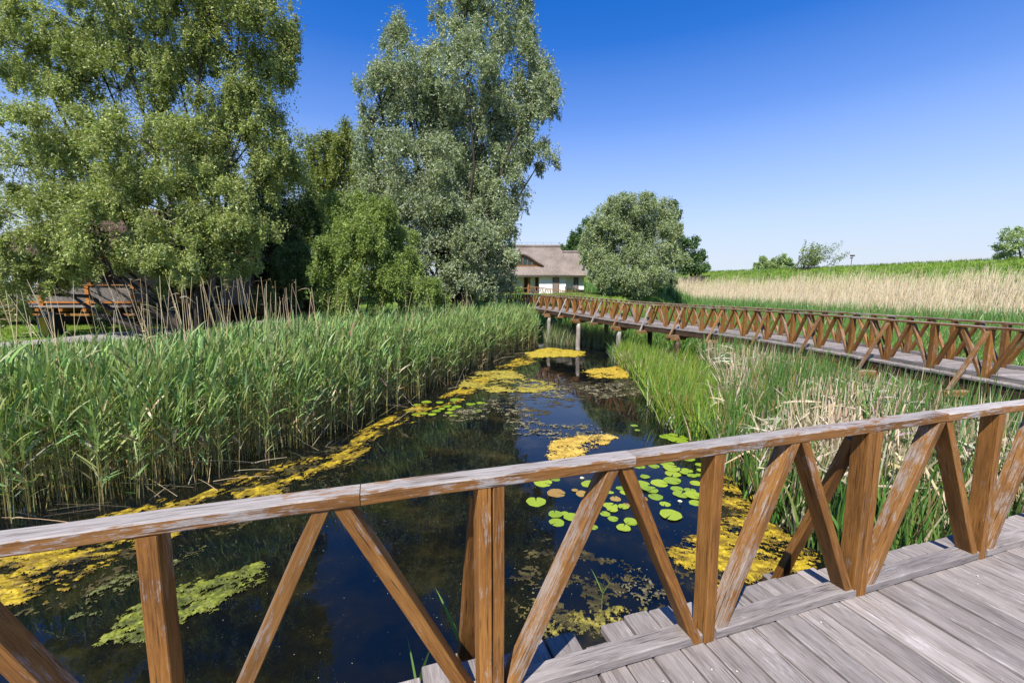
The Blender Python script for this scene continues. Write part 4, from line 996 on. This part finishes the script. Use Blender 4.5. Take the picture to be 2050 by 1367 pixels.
# wind-bent open bush with bare twigs
def open_bush(px, y, label):
    b = at_y(px, 545, y); gz = float(height(b[0], b[1])); e = empty('open_bush', (b[0], b[1], gz), label, 'shrub'); mb = MB(); LP = []
    for k in range(34):
        a = rng.normal(.5, .5); r = rng.uniform(2, 7.5); L = rng.uniform(2, 5.6) * (1 - .03 * r)
        tip = np.array([b[0] + rng.normal(0, 2.2) + r * .55, b[1] + rng.normal(0, 1.5), gz + L]); st = np.array([b[0] + rng.normal(0, 1.4), b[1] + rng.normal(0, .8), gz - .2])
        md = st * .5 + tip * .5 + np.array([-.3, 0, .4]); mb.tube([st, md, tip], [.045, .03, .012], 4, cap=False)
        nn = 90; t = rng.random(nn)[:, None]; LP.append((st * (1 - t) ** 2 + 2 * md * t * (1 - t) + tip * t * t) + rng.normal(0, .22, (nn, 3)))
    mb.build('trunk', M['bark'], e); P = np.concatenate(LP); P = P[P[:, 2] > gz + .5]; n = len(P); A = rng.normal(size=(n, 3)); A /= np.linalg.norm(A, axis=1, keepdims=True)
    v, q, c = leaf_quads(P, A, rng.uniform(.18, .42, n), rng.uniform(.1, .18, n), vary(n, (.13, .18, .04), (.26, .32, .09)))
    link('crown', np_mesh('crown', v, q, M['darkleaf'], c), e)
open_bush(1615, 76, 'sparse wind-bent bush with bare twigs leaning right on the dyke')
tree('dyke_tree', 'lone grey-green tree on the dyke crest at the right edge', 'tree', 57.0, 2035, [(2025, 480, 24, 22), (2060, 470, 26, 20), (2010, 505, 16, 10), (2050, 500, 28, 18), (2085, 490, 24, 24)], 9000, (.3, .38), LT, trunk_r=.14, strand=.3, sub=12)
# bushes in front of the terrace, weeds by the house
tree('terrace_bush', 'leafy dark green bush against the front of the wooden terrace', 'bush', 21.2, 330, [(325, 600, 26, 26), (300, 622, 22, 20), (345, 625, 26, 20)], 5200, (.10, .42), ((.05, .10, .02), (.12, .19, .04)), trunk_r=.05, strand=.2, sub=9)
tree('terrace_bush', 'small leafy climber covering the concrete pier of the terrace', 'bush', 21.6, 208, [(208, 622, 16, 20), (200, 640, 14, 12)], 2400, (.10, .42), ((.05, .10, .02), (.12, .19, .04)), trunk_r=.03, strand=.2, sub=7)
tree('bush', 'slender pale green bush in front of the dark pavilion', 'bush', 22.5, 530, [(530, 590, 24, 22), (520, 615, 20, 18), (545, 605, 14, 20)], 2300, (.11, .36), ((.14, .20, .04), (.28, .34, .10)), trunk_r=.03, strand=.2, sub=8)
tree('bush', 'small yellow-green bush by the veranda of the thatched house', 'bush', 57.0, 1030, [(1030, 582, 13, 10), (1042, 588, 12, 7), (1020, 590, 10, 6)], 1500, (.26, .4), ((.16, .24, .03), (.30, .38, .07)), trunk_r=.04, strand=.2, sub=7)

# ------------------------------------------------------------------ thatched house
def thatch(name, ca, cb):
    m, nt, b, out = new_mat(name)
    tc = N(nt, 'ShaderNodeTexCoord'); mp = nt.nodes.new('ShaderNodeMapping'); mp.inputs['Scale'].default_value = (9, 2.0, 2.0)
    nt.links.new(tc.outputs['Object'], mp.inputs[0])
    n = N(nt, 'ShaderNodeTexNoise', i_Scale=1.6, i_Detail=8, i_Roughness=.7); nt.links.new(mp.outputs[0], n.inputs['Vector'])
    n2 = N(nt, 'ShaderNodeTexNoise', i_Scale=.5, i_Detail=4); nt.links.new(tc.outputs['Object'], n2.inputs['Vector'])
    r = ramp(nt, math_(nt, 'ADD', math_(nt, 'MULTIPLY', n.outputs[0], .65), math_(nt, 'MULTIPLY', n2.outputs[0], .35)), [(.36, ca), (.64, cb)])
    nt.links.new(r.outputs[0], b.inputs['Base Color']); b.inputs['Roughness'].default_value = .95; b.inputs['Specular IOR Level'].default_value = .1
    bm = N(nt, 'ShaderNodeBump', i_Strength=.8, i_Distance=.06); nt.links.new(n.outputs[0], bm.inputs['Height']); nt.links.new(bm.outputs[0], b.inputs['Normal'])
    return m
M['thatch'] = thatch('grey_thatch', (.125, .098, .080), (.30, .25, .212))
M['thatch_b'] = thatch('brown_thatch', (.05, .032, .022), (.13, .09, .065))  # brown thatch, darkened further to stand for the willow's shade
M['white'] = plain('white_limewash', (.80, .79, .77), .9, .03, 1.5, spec=.1)
M['beige'] = plain('beige_clay_plaster', (.36, .31, .25), .9, .12, 2, spec=.1)
m, nt, b, out = new_mat('window_glass'); b.inputs['Base Color'].default_value = (.03, .05, .045, 1); b.inputs['Roughness'].default_value = .06; M['glass'] = m
M['grey_door'] = plain('grey_painted_door', (.20, .17, .16), .7, .1, 4)
HY = 63.0; K = HY / F_PX
def hx(px): return (px - 1025) * K
def hz(py): return CAMZ - (py - YH) * K
gh = .9
house = empty('thatched_house', (hx(1070), HY, gh), 'white house with grey thatched roof and eyebrow dormer at the end of the footbridge', 'house')
EZ = hz(551); RY, RZ = HY + 4.6, CAMZ + (YH - 496) * (HY + 4.6) / F_PX
x0, x1 = hx(915), hx(1132)
def wall_box(x0, x1, y0, y1, z0, z1, name='wall', mat='white', parent=house):
    mb = MB(); mb.box(((x0 + x1) / 2, (y0 + y1) / 2, (z0 + z1) / 2), x1 - x0, y1 - y0, z1 - z0, ch=.02); return mb.build(name, M[mat], parent)
wall_box(hx(1079), x1, HY, HY + 8, hz(588), EZ + .35)                    # end room
wall_box(x0, hx(1079) - .003, HY + 1.8, HY + 8, hz(588), EZ + .35)       # wall at the back of the veranda
wall_box(hx(1132) + .003, hx(1169), HY + .6, HY + 6.5, hz(580), EZ + .30)   # raised annex
mb = MB(); mb.box(((x0 + hx(1079)) / 2, HY + .85, hz(589)), hx(1079) - x0, 1.9, .2); mb.build('veranda_floor', M['brown'], house)
for px in (1168, 1150, 1136):
    mb = MB(); mb.box((hx(px), HY + .75, hz(585)), .2, .2, 1.0); mb.build('stilt', M['darkwood'], house)
# main roof: front slope with the eyebrow swelling, hipped right end
NX, NV = 96, 36
xa, xb = hx(905), hx(1142); rb = (1119 - 1025) * RY / F_PX
xc, hw, DH = hx(1038), 3.9, 1.75; v0 = .27
def roof_pt(u, v, raised):
    ez = EZ - .05; y = HY - .75 + (RY - HY + .75) * v; z = ez + (RZ - ez) * (v ** .94)
    x = xa + (xb + (rb - xb) * v - xa) * u
    if raised and v >= v0:
        t = (v - v0) / (1 - v0); g = max(0, 1 - abs((x - xc) / hw)); g = (math.sin(g * math.pi / 2)) ** 1.5
        up = DH * g * max(0, 1 - t / .62) ** .9
        z += up; y -= .15 * g * max(0, 1 - t / .3)
    return (x, y, z)
mb = MB(); vs = []; rows = []
vl = sorted([k / NV for k in range(NV + 1)] + [v0 - 1e-4, v0])
for v in vl:
    rows.append(len(vs))
    for i in range(NX + 1):
        p = roof_pt(i / NX, v, v >= v0); vs.append((p[0], p[1] + .0, p[2] + .03 * math.sin(i * 2.1 + v * 31)))
fs = []
for r in range(len(vl) - 1):
    for i in range(NX):
        a = rows[r] + i; bq = rows[r + 1] + i
        if abs(vl[r] - (v0 - 1e-4)) < 1e-6 and abs(vs[bq][2] - vs[a][2]) > .25: continue      # the open dormer face
        fs.append((a, a + 1, bq + 1, bq))
mb.quadset(vs, fs, [[(vs[i][0], vs[i][2]) for i in f] for f in fs])
# eave thickness, hip end, back slope
e0 = [roof_pt(i / NX, 0, False) for i in range(NX + 1)]
for i in range(NX): mb.poly([(e0[i][0], e0[i][1] + .12, e0[i][2] - .28), (e0[i + 1][0], e0[i + 1][1] + .12, e0[i + 1][2] - .28), e0[i + 1], e0[i]])
hipf = [roof_pt(1, v, False) for v in (0, .25, .5, .75, 1)]; yb_ = 2 * RY - HY + .75
for i in range(4):
    p, q = hipf[i], hipf[i + 1]; mb.poly([p, (p[0], 2 * RY - p[1], p[2]), (q[0], 2 * RY - q[1], q[2]), q])
mb.poly([(hipf[0][0] - .1, hipf[0][1] + .12, hipf[0][2] - .28), (hipf[0][0] - .1, yb_, hipf[0][2] - .28), (hipf[0][0], yb_, hipf[0][2]), hipf[0]])
mb.poly([(xa, yb_, EZ), (xb, yb_, EZ), (rb, RY, RZ), (xa, RY, RZ)])
mb.poly([(xa, HY - .6, EZ - .3), (xb, HY - .6, EZ - .3), (xb, yb_, EZ - .3), (xa, yb_, EZ - .3)])
roof = mb.build('roof', M['thatch'], house)
mb = MB(); mb.tube([(xa, RY, RZ + .05), ((xa + rb) / 2, RY, RZ + .02), (rb + .05, RY, RZ + .04)], [.28, .27, .25], 8); mb.build('ridge', M['thatch'], roof)
# dormer: glazing, mullions, dark lip
yd, zd = roof_pt(0, v0 - 1e-4, False)[1:]
def arch(x): g = max(0, 1 - abs((x - xc) / hw)); return zd + DH * (math.sin(g * math.pi / 2)) ** 1.5
xs = np.linspace(xc - hw * .93, xc + hw * .93, 40)
mb = MB()
for a, c_ in zip(xs[:-1], xs[1:]): mb.poly([(a, yd + .02, zd - .05), (c_, yd + .02, zd - .05), (c_, yd + .02, arch(c_) - .02), (a, yd + .02, arch(a) - .02)])
dw = mb.build('dormer_window', M['glass'], house)
mb = MB()
for px in np.linspace(1002, 1074, 9):
    x = hx(px)
    if arch(x) - zd > .25: mb.bar((x, yd - .02, zd), (x, yd - .02, arch(x) - .05), (1, 0, 0), .14, .1, seg=1)
mb.bar((xs[2], yd - .025, zd + .05), (xs[-3], yd - .025, zd + .05), (0, 0, 1), .16, .1, seg=2)
mb.tube([(x, yd - .06, arch(x) - .10) for x in xs], [.11] * len(xs), 6)
mb.build('window_frame', M['brown'], dw)
mb = MB(); mb.tube([(x, yd - .22, arch(x) - .02) for x in xs], [.13] * len(xs), 6); mb.build('thatch_lip', M['thatch_b'], roof)
# annex roof
az0 = EZ - .07; ary, arz = HY + 3.9, CAMZ + (YH - 507) * (HY + 3.9) / F_PX; aex, arx = hx(1176), (1157 - 1025) * (HY + 3.9) / F_PX
mb = MB(); n_ = 14
for i in range(n_):
    for j in range(n_):
        def ap(u, v):
            y = HY - .35 + (ary - HY + .35) * v; z = az0 + (arz - az0) * v ** .95; xL = xb + (rb - xb) * v - .6; xR = aex + (arx - aex) * v
            return (xL + (xR - xL) * u, y, z + .02 * math.sin(u * 40 + v * 23))
        mb.poly([ap(i / n_, j / n_), ap((i + 1) / n_, j / n_), ap((i + 1) / n_, (j + 1) / n_), ap(i / n_, (j + 1) / n_)])
mb.poly([(xb - .6, HY - .23, az0 - .24), (aex - .05, HY - .23, az0 - .24), (aex, HY - .35, az0), (xb - .6, HY - .35, az0)])
mb.poly([(aex, HY - .35, az0), (aex, 2 * ary - HY + .35, az0), (arx, ary, arz)])
mb.poly([(aex, 2 * ary - HY + .35, az0), (xb - .6, 2 * ary - HY + .35, az0), (rb - .6, ary, arz), (arx, ary, arz)])
r2 = mb.build('roof', M['thatch'], house)
mb = MB(); mb.tube([(rb - .3, ary, arz + .04), (arx, ary, arz + .05)], [.22, .22], 8); mb.build('ridge', M['thatch'], r2)
mb = MB()
for px in (1086, 1095, 1107, 1119, 1130): mb.box((hx(px), HY - .3, EZ - .12), .28, .7, .16)
for px in (1150, 1163): mb.box((hx(px), HY + .3, EZ - .14), .24, .6, .16)
mb.build('rafter_ends', M['darkwood'], house)
def opening(xL, xR, zb, zt, y, name, mat, frame=None):
    mb = MB(); mb.box(((xL + xR) / 2, y, (zb + zt) / 2), xR - xL, .08, zt - zb); d = mb.build(name, M[mat], house)
    if frame:
        mb = MB()
        for x in (xL, xR): mb.bar((x, y - .05, zb), (x, y - .05, zt), (1, 0, 0), .1, .08, seg=1)
        mb.bar((xL - .05, y - .052, zt), (xR + .05, y - .052, zt), (0, 0, 1), .1, .08, seg=1); mb.build('frame', M[frame], d)
opening(hx(1106), hx(1117.5), hz(588), hz(557), HY - .03, 'door', 'grey_door', 'brown')
opening(hx(1149), hx(1157), hz(578), hz(557), HY + .57, 'shutter', 'grey_door', 'darkwood')
opening(hx(1050), hx(1061), hz(588), hz(556), HY + 1.77, 'door', 'darkwood', 'brown')
opening(hx(1073), hx(1078), hz(588), hz(556), HY + 1.77, 'door', 'darkwood', 'brown')
opening(hx(1008), hx(1030), hz(585), hz(556), HY + 1.77, 'window', 'glass', 'brown')
for px in (975, 1003, 1031, 1058):
    mb = MB(); mb.bar((hx(px), HY + .1, hz(589)), (hx(px), HY + .1, EZ - .2), (1, 0, 0), .2, .2, seg=1); mb.build('veranda_post', M['brown'], house)
mb = MB(); mb.bar((x0, HY + .05, hz(577)), (hx(1058), HY + .05, hz(577)), (0, 0, 1), .12, .08, seg=1); mb.bar((x0, HY + .05, hz(586)), (hx(1058), HY + .05, hz(586)), (0, 0, 1), .1, .08, seg=1)
mb.build('veranda_rail', M['brown'], house)
# lightning wire along the ridge
mb = MB()
for x in np.linspace(xa + 6, rb, 9): mb.tube([(x, RY, RZ + .2), (x, RY, RZ + .62)], [.012, .012], 4)
mb.tube([(xa + 4, RY, RZ + .6), (rb, RY, RZ + .6)], [.012, .012], 4); mb.build('ridge_wire', M['darkwood'], house)
# ramps with brace railings up to the house
def ramp_thing(a, b_, w_, label, mat):
    a = np.array(a); b_ = np.array(b_); e = empty('ramp', tuple(a), label, 'ramp'); d = b_ - a; L = np.linalg.norm(d[:2]); t = d / L; sd = np.array([-t[1], t[0], 0])
    mb = MB(); mb.bar(a, b_, sd, w_, .12, seg=1); mb.build('deck', M['grey'], e)
    n = max(2, int(L / 1.05))
    for s in (-1, 1):
        o = sd * w_ * .5 * s
        for k in range(n + 1):
            q = a + d * k / n + o; mb = MB(); mb.bar(q, q + np.array([0, 0, 1.]), (1, 0, 0), .09, .09, seg=1, ch=.002); mb.build('post', M[mat], e)
            if k < n:
                q2 = a + d * (k + 1) / n + o; mid = (q + q2) / 2 + np.array([0, 0, 1.])
                for p in (q, q2):
                    mb = MB(); mb.bar(p, mid, sd, .07, .06, seg=1, ch=.002); mb.build('diagonal_brace', M[mat], e)
        mb = MB(); mb.bar(a + o + np.array([0, 0, 1.03]), b_ + o + np.array([0, 0, 1.03]), sd, .11, .06, seg=1, ch=.003); mb.build('handrail', M[mat], e)
ramp_thing((hx(1130), 60.2, hz(597)), (hx(1058), 61.6, hz(587)), 1.7, 'sloping brown wooden ramp with braced railings below the grey door of the house', 'brown_worn')
ramp_thing((hx(1152), 61.0, hz(594)), (hx(1132), 61.8, hz(588)), 1.2, 'short dark railed ramp beside the raised annex of the house', 'darkwood')

# ------------------------------------------------------------------ wooden terrace and buildings under the willow
TY = 22.8; TK = TY / F_PX
def tx(px): return (px - 1025) * TK
def tz(py): return CAMZ - (py - YH) * TK
ter = empty('wooden_terrace', (tx(190), TY, tz(650)), 'raised orange-brown wooden terrace with lattice railing in the shade of the huge willow', 'terrace')
X0, X1 = tx(-120), tx(418)
mb = MB(); y = TY
while y < TY + 3.4: mb.bar((X0, y + .08, tz(612)), (X1, y + .08, tz(612)), (0, 1, 0), .15, .05, seg=3); y += .156
mb.build('deck', M['grey'], ter)
for n_, (za, hh, yy, mt) in (('edge_beam', (613.5, .09, -.06, 'grey')), ('lower_beam', (630, .13, .15, 'brown'))):
    mb = MB(); mb.bar((X0, TY + yy, tz(za)), (X1, TY + yy, tz(za)), (0, 0, 1), hh, .1, seg=5); mb.build(n_, M[mt], ter)
for px in np.arange(-105, 418, 47):
    mb = MB(); mb.bar((tx(px), TY + 1.5, tz(620)), (tx(px), TY - .2, tz(620)), (1, 0, 0), .2, .14, seg=1); mb.build('joist_end', M['orange'], ter)
PPX = [-98, -4, 88, 181, 272, 363, 410]
for px in PPX:
    mb = MB(); mb.bar((tx(px), TY, tz(612)), (tx(px), TY, tz(572)), (1, 0, 0), .2, .14, seg=2); mb.build('post', M['orange'], ter)
mb = MB(); mb.bar((X0, TY - .01, tz(571)), (X1, TY - .01, tz(571)), (0, 1, 0), .16, .06, seg=6); mb.build('handrail', M['brown'], ter)
mb = MB(); mb.bar((X0, TY + .005, tz(605)), (X1, TY + .005, tz(605)), (0, 0, 1), .1, .08, seg=6); mb.build('bottom_rail', M['orange'], ter)
for a, b_ in zip(PPX[:-1], PPX[1:]):
    mb = MB(); xa_, xb_ = tx(a) + .1, tx(b_) - .1; zA, zB = tz(603), tz(574); H_ = zB - zA
    u = xa_ - H_
    while u < xb_:
        for sg in (1, -1):
            s0 = max(0, (xa_ - u) / H_) if sg > 0 else max(0, (xa_ - u) / H_); s1 = min(1, (xb_ - u) / H_)
            if s1 > s0 + .05:
                zz = (lambda s: zA + H_ * s) if sg > 0 else (lambda s: zB - H_ * s)
                mb.bar((u + H_ * s0, TY + .012 * sg, zz(s0)), (u + H_ * s1, TY + .012 * sg, zz(s1)), (0, 1, 0), .01, .026, seg=1, ch=.001, jit=0)
        u += .095
    mb.build('lattice_panel', M['grey'], ter)
M['concrete'] = plain('concrete', (.40, .38, .35), .9, .15, 3, spec=.1)
for px in (100, 190, 285, 380):
    mb = MB(); mb.bar((tx(px), TY + .35, -.9), (tx(px), TY + .35, tz(628)), (1, 0, 0), .34, .34, seg=1); mb.build('pier', M['concrete'], ter)
# cabin on the terrace
cab = empty('thatched_cabin', (tx(190), TY + 3.5, tz(612)), 'clay-walled cabin with a brown thatched roof hidden behind the huge willow', 'cabin')
CY = TY + 3.4; cz0, cz1 = tz(611), tz(505)
mb = MB(); mb.box((tx(180), CY + 2, (cz0 + cz1) / 2), 12.5, 4, cz1 - cz0); mb.build('wall', M['beige'], cab)
mb = MB(); mb.box((tx(150), CY + 1.9, -.1), 19.5, 3.6, 2 * (cz0 + .1) - .02); mb.build('shade_block', M['darkwood'], cab)  # dark block added as the shade below the terrace, hiding the sunlit lawn
for px in (30, 178, 330):
    mb = MB(); mb.bar((tx(px) * 1.0, TY + .3, cz0), (tx(px), TY + .3, cz1), (1, 0, 0), .22, .22, seg=1); mb.build('post', M['brown'], cab)
    mb = MB(); mb.bar((tx(px) + .05, TY + .34, cz1 - 1.1), (tx(px) + .9, TY + .34, cz1 - .1), (0, 1, 0), .12, .12, seg=1); mb.build('brace', M['brown'], cab)
for px in (115, 300):
    mb = MB(); mb.box((tx(px), CY - .03, cz0 + 1.05), 1.1, .08, 2.1); d = mb.build('door', M['darkwood'], cab)
mb = MB(); NXX = 30
ra = [(tx(-60), TY - .7, cz1 - .25), (tx(390), TY - .7, cz1 - .25), (tx(350), CY + 2, cz1 + 3.1), (tx(-20), CY + 2, cz1 + 3.1)]; bk = [(ra[0][0], CY + 4.6, cz1 - .25), (ra[1][0], CY + 4.6, cz1 - .25)]
mb.poly(ra); mb.poly([bk[1], bk[0], ra[3], ra[2]]); mb.poly([ra[1], bk[1], ra[2]]); mb.poly([bk[0], ra[0], ra[3]]); mb.poly([ra[0], ra[1], bk[1], bk[0]][::-1])
mb.build('roof', M['thatch_b'], cab)
tree('backdrop', 'added dark leafy hedge behind the pavilion, under the trees', 'backdrop', 31.0, 520, [(px, 590 + 6 * math.sin(px), 34, 42) for px in range(360, 720, 42)], 42000, (.16, .4), ((.035, .07, .016), (.09, .14, .035)), trunk_r=.1, strand=.3, sub=10)  # leafy strip added so the gap behind the pavilion looks shaded
# dark pavilion between the trees
PY = 27.0
pav = empty('pavilion', (at_y(500, 600, PY)[0], PY, -.2), 'dark open wooden pavilion with close-set posts right of the terrace', 'pavilion')
def pp_(px, py): return at_y(px, py, PY)
zf, zt = pp_(500, 603)[2], pp_(500, 525)[2]
for px in (436, 449, 472, 489, 520, 560, 600, 640, 690):
    x = pp_(px, 600)[0]; tall = px < 570
    mb = MB(); mb.bar((x, PY, zf - (.9 if tall else 1.1)), (x, PY, zt if tall else pp_(0, 574)[2]), (1, 0, 0), .2, .2, seg=1); mb.build('post', M['darkwood'], pav)
xL, xR, xM = pp_(425, 600)[0], pp_(705, 600)[0], pp_(575, 600)[0]
mb = MB(); mb.box(((xL + xR) / 2, PY + 1.4, zf), xR - xL, 3, .14); mb.build('floor', M['darkwood'], pav)
for py in (575, 590): 
    mb = MB(); mb.bar((xL, PY - .12, pp_(0, py)[2]), (xR, PY - .12, pp_(0, py)[2]), (0, 0, 1), .1, .07, seg=3); mb.build('rail', M['brown'] if py == 575 else M['darkwood'], pav)
for px in np.arange(432, 700, 9.5):
    x = pp_(px, 600)[0]; mb = MB(); mb.bar((x, PY - .1, zf + .05), (x + .12 * (1 if int(px) % 2 else -1), PY - .1, pp_(0, 576)[2]), (1, 0, 0), .07, .05, seg=1); mb.build('baluster', M['darkwood'], pav)
mb = MB(); r0_ = [(xL - .5, PY - .7, zt), (xM + .5, PY - .7, zt), (xM + .5, PY + 3.6, zt), (xL - .5, PY + 3.6, zt)]; ap_ = ((xL + xM) / 2, PY + 1.4, zt + 2.3)
for i in range(4): mb.poly([r0_[i], r0_[(i + 1) % 4], ap_])
mb.poly(r0_[::-1]); mb.build('roof', M['thatch_b'], pav)
# white hut seen through the pavilion
HQ = 41.0; hut = empty('white_hut', (at_y(475, 590, HQ)[0], HQ, .2), 'sunlit white hut glimpsed between the pavilion posts', 'hut')
hxc = at_y(490, 590, HQ)[0]; zb_, zt_ = at_y(0, 600, HQ)[2], at_y(0, 555, HQ)[2]
mb = MB(); mb.box((hxc, HQ + 1.5, (zb_ + zt_) / 2), 3.6, 3, zt_ - zb_); mb.build('wall', M['white'], hut)
mb = MB(); q4 = [(hxc - 2.1, HQ - .4, zt_), (hxc + 2.1, HQ - .4, zt_), (hxc + 2.1, HQ + 3.4, zt_), (hxc - 2.1, HQ + 3.4, zt_)]; rr_ = [(hxc - 2.1, HQ + 1.5, zt_ + 1.6), (hxc + 2.1, HQ + 1.5, zt_ + 1.6)]
mb.poly([q4[0], q4[1], rr_[1], rr_[0]]); mb.poly([q4[2], q4[3], rr_[0], rr_[1]]); mb.poly([q4[1], q4[2], rr_[1]]); mb.poly([q4[3], q4[0], rr_[0]]); mb.poly(q4[::-1]); mb.build('roof', M['thatch_b'], hut)

# ------------------------------------------------------------------ bins, posts and signs by the path
M['yellow'] = plain('yellow_paint', (.34, .25, .025), .5, .15, 5); M['black'] = plain('dark_green_plastic', (.018, .022, .014), .5, .2, 5)
M['bluegrey'] = plain('blue_grey_paint', (.22, .27, .36), .5, .12, 4); M['steel'] = plain('galvanised_pipe', (.45, .44, .42), .4, .1, 8, metal=.7); M['greensign'] = plain('green_sign_paint', (.01, .10, .075), .5, .1, 5)
by_ = 19.6
def on_ground(px, y): p = at_y(px, 620, y); return np.array([p[0], y, float(height(p[0], y))])
g = on_ground(101, by_); kk = by_ / F_PX
e = empty('litter_bin', tuple(g), 'yellow and black litter bin under a bent pipe hoop on the lawn', 'bin')
def taper(mb, c, w0, w1, d0, d1, h, lean=0):
    cx, cy, cz = c; lo = [(cx - w0 / 2, cy - d0 / 2, cz), (cx + w0 / 2, cy - d0 / 2, cz), (cx + w0 / 2, cy + d0 / 2, cz), (cx - w0 / 2, cy + d0 / 2, cz)]
    hi = [(cx - w1 / 2 + lean, cy - d1 / 2, cz + h), (cx + w1 / 2 + lean, cy - d1 / 2, cz + h), (cx + w1 / 2 + lean, cy + d1 / 2, cz + h), (cx - w1 / 2 + lean, cy + d1 / 2, cz + h)]
    mb.quadset(lo + hi, [(3, 2, 1, 0), (4, 5, 6, 7), (0, 1, 5, 4), (1, 2, 6, 5), (2, 3, 7, 6), (3, 0, 4, 7)], [[(0, 0), (w0, 0), (w0, h), (0, h)]] * 6)
mb = MB(); taper(mb, (g[0] - .12, g[1], g[2] + .02), .30, .46, .45, .5, .86, -.06); mb.build('yellow_body', M['yellow'], e)
mb = MB(); taper(mb, (g[0] + .22, g[1] + .02, g[2] + .01), .28, .34, .5, .55, 1.0, -.1); mb.build('black_body', M['black'], e)
mb = MB(); hp = [(g[0] - .33, g[1] - .26, g[2]), (g[0] - .38, g[1] - .26, g[2] + .9), (g[0] - .28, g[1] - .26, g[2] + 1.13), (g[0] - .02, g[1] - .26, g[2] + 1.2), (g[0] + .2, g[1] - .26, g[2] + 1.12), (g[0] + .24, g[1] - .26, g[2] + .9), (g[0] + .3, g[1] - .26, g[2])]
mb.tube(hp, [.022] * 7, 8); mb.build('pipe_hoop', M['steel'], e, True)
mb = MB(); taper(mb, (g[0] - .16, g[1] - .0, g[2] + .88), .40, .30, .5, .3, .22, .04); mb.build('lid', M['steel'], e)
g = on_ground(374, 20.6); e = empty('litter_bin', tuple(g), 'slim pale blue-grey tapered bin in the shade under the willow', 'bin')
mb = MB(); mb.tube([g, g + np.array([.0, 0, .45]), g + np.array([.01, 0, .92])], [.13, .165, .2], 14); mb.build('bin_body', M['bluegrey'], e, True)
mb = MB(); mb.tube([g + np.array([.01, 0, .92]), g + np.array([.01, 0, .95])], [.215, .21], 14); mb.build('rim', M['steel'], e, True)
g = on_ground(656, 26.0); e = empty('sign_post', tuple(g), 'small dark green sign on a post beside the bright willow shrub', 'sign')
mb = MB(); q0 = at_y(652, 575, 26.0); mb.bar((q0[0], 26, g[2]), (q0[0], 26, q0[2] + .2), (1, 0, 0), .09, .09, seg=1); mb.build('post', M['black'], e)
mb = MB(); mb.box((q0[0] + .08, 25.93, q0[2]), .62, .03, .3); mb.build('sign_panel', M['greensign'], e)
g = on_ground(655, 25.2); e = empty('bollard', tuple(g), 'short blue-grey post below the small green sign', 'post')
mb = MB(); mb.tube([g, g + np.array([0, 0, 1.0]), g + np.array([0, 0, 1.25])], [.09, .085, .08], 12); mb.build('shaft', M['bluegrey'], e, True)
mb = MB(); mb.tube([g + np.array([0, 0, 1.25]), g + np.array([0, 0, 1.3])], [.1, .06], 12); mb.build('cap', M['steel'], e, True)
# leaning lamp pole far off on the dyke
p = at_y(1702, 533, 84.0); q = at_y(1706, 513, 84.0)
e = empty('lamp_pole', (p[0], p[1], float(height(p[0], p[1]))), 'thin leaning pole with a small twin head on the dyke crest', 'pole')
mb = MB(); mb.tube([(p[0], p[1], float(height(p[0], p[1])) - .1), tuple(q)], [.07, .05], 6); mb.build('shaft', M['darkwood'], e)
mb = MB(); mb.box((q[0] + .05, q[1], q[2] + .1), .75, .25, .28); mb.box((q[0] - .1, q[1], q[2] - .35), .4, .2, .18); mb.build('head', M['darkwood'], e)
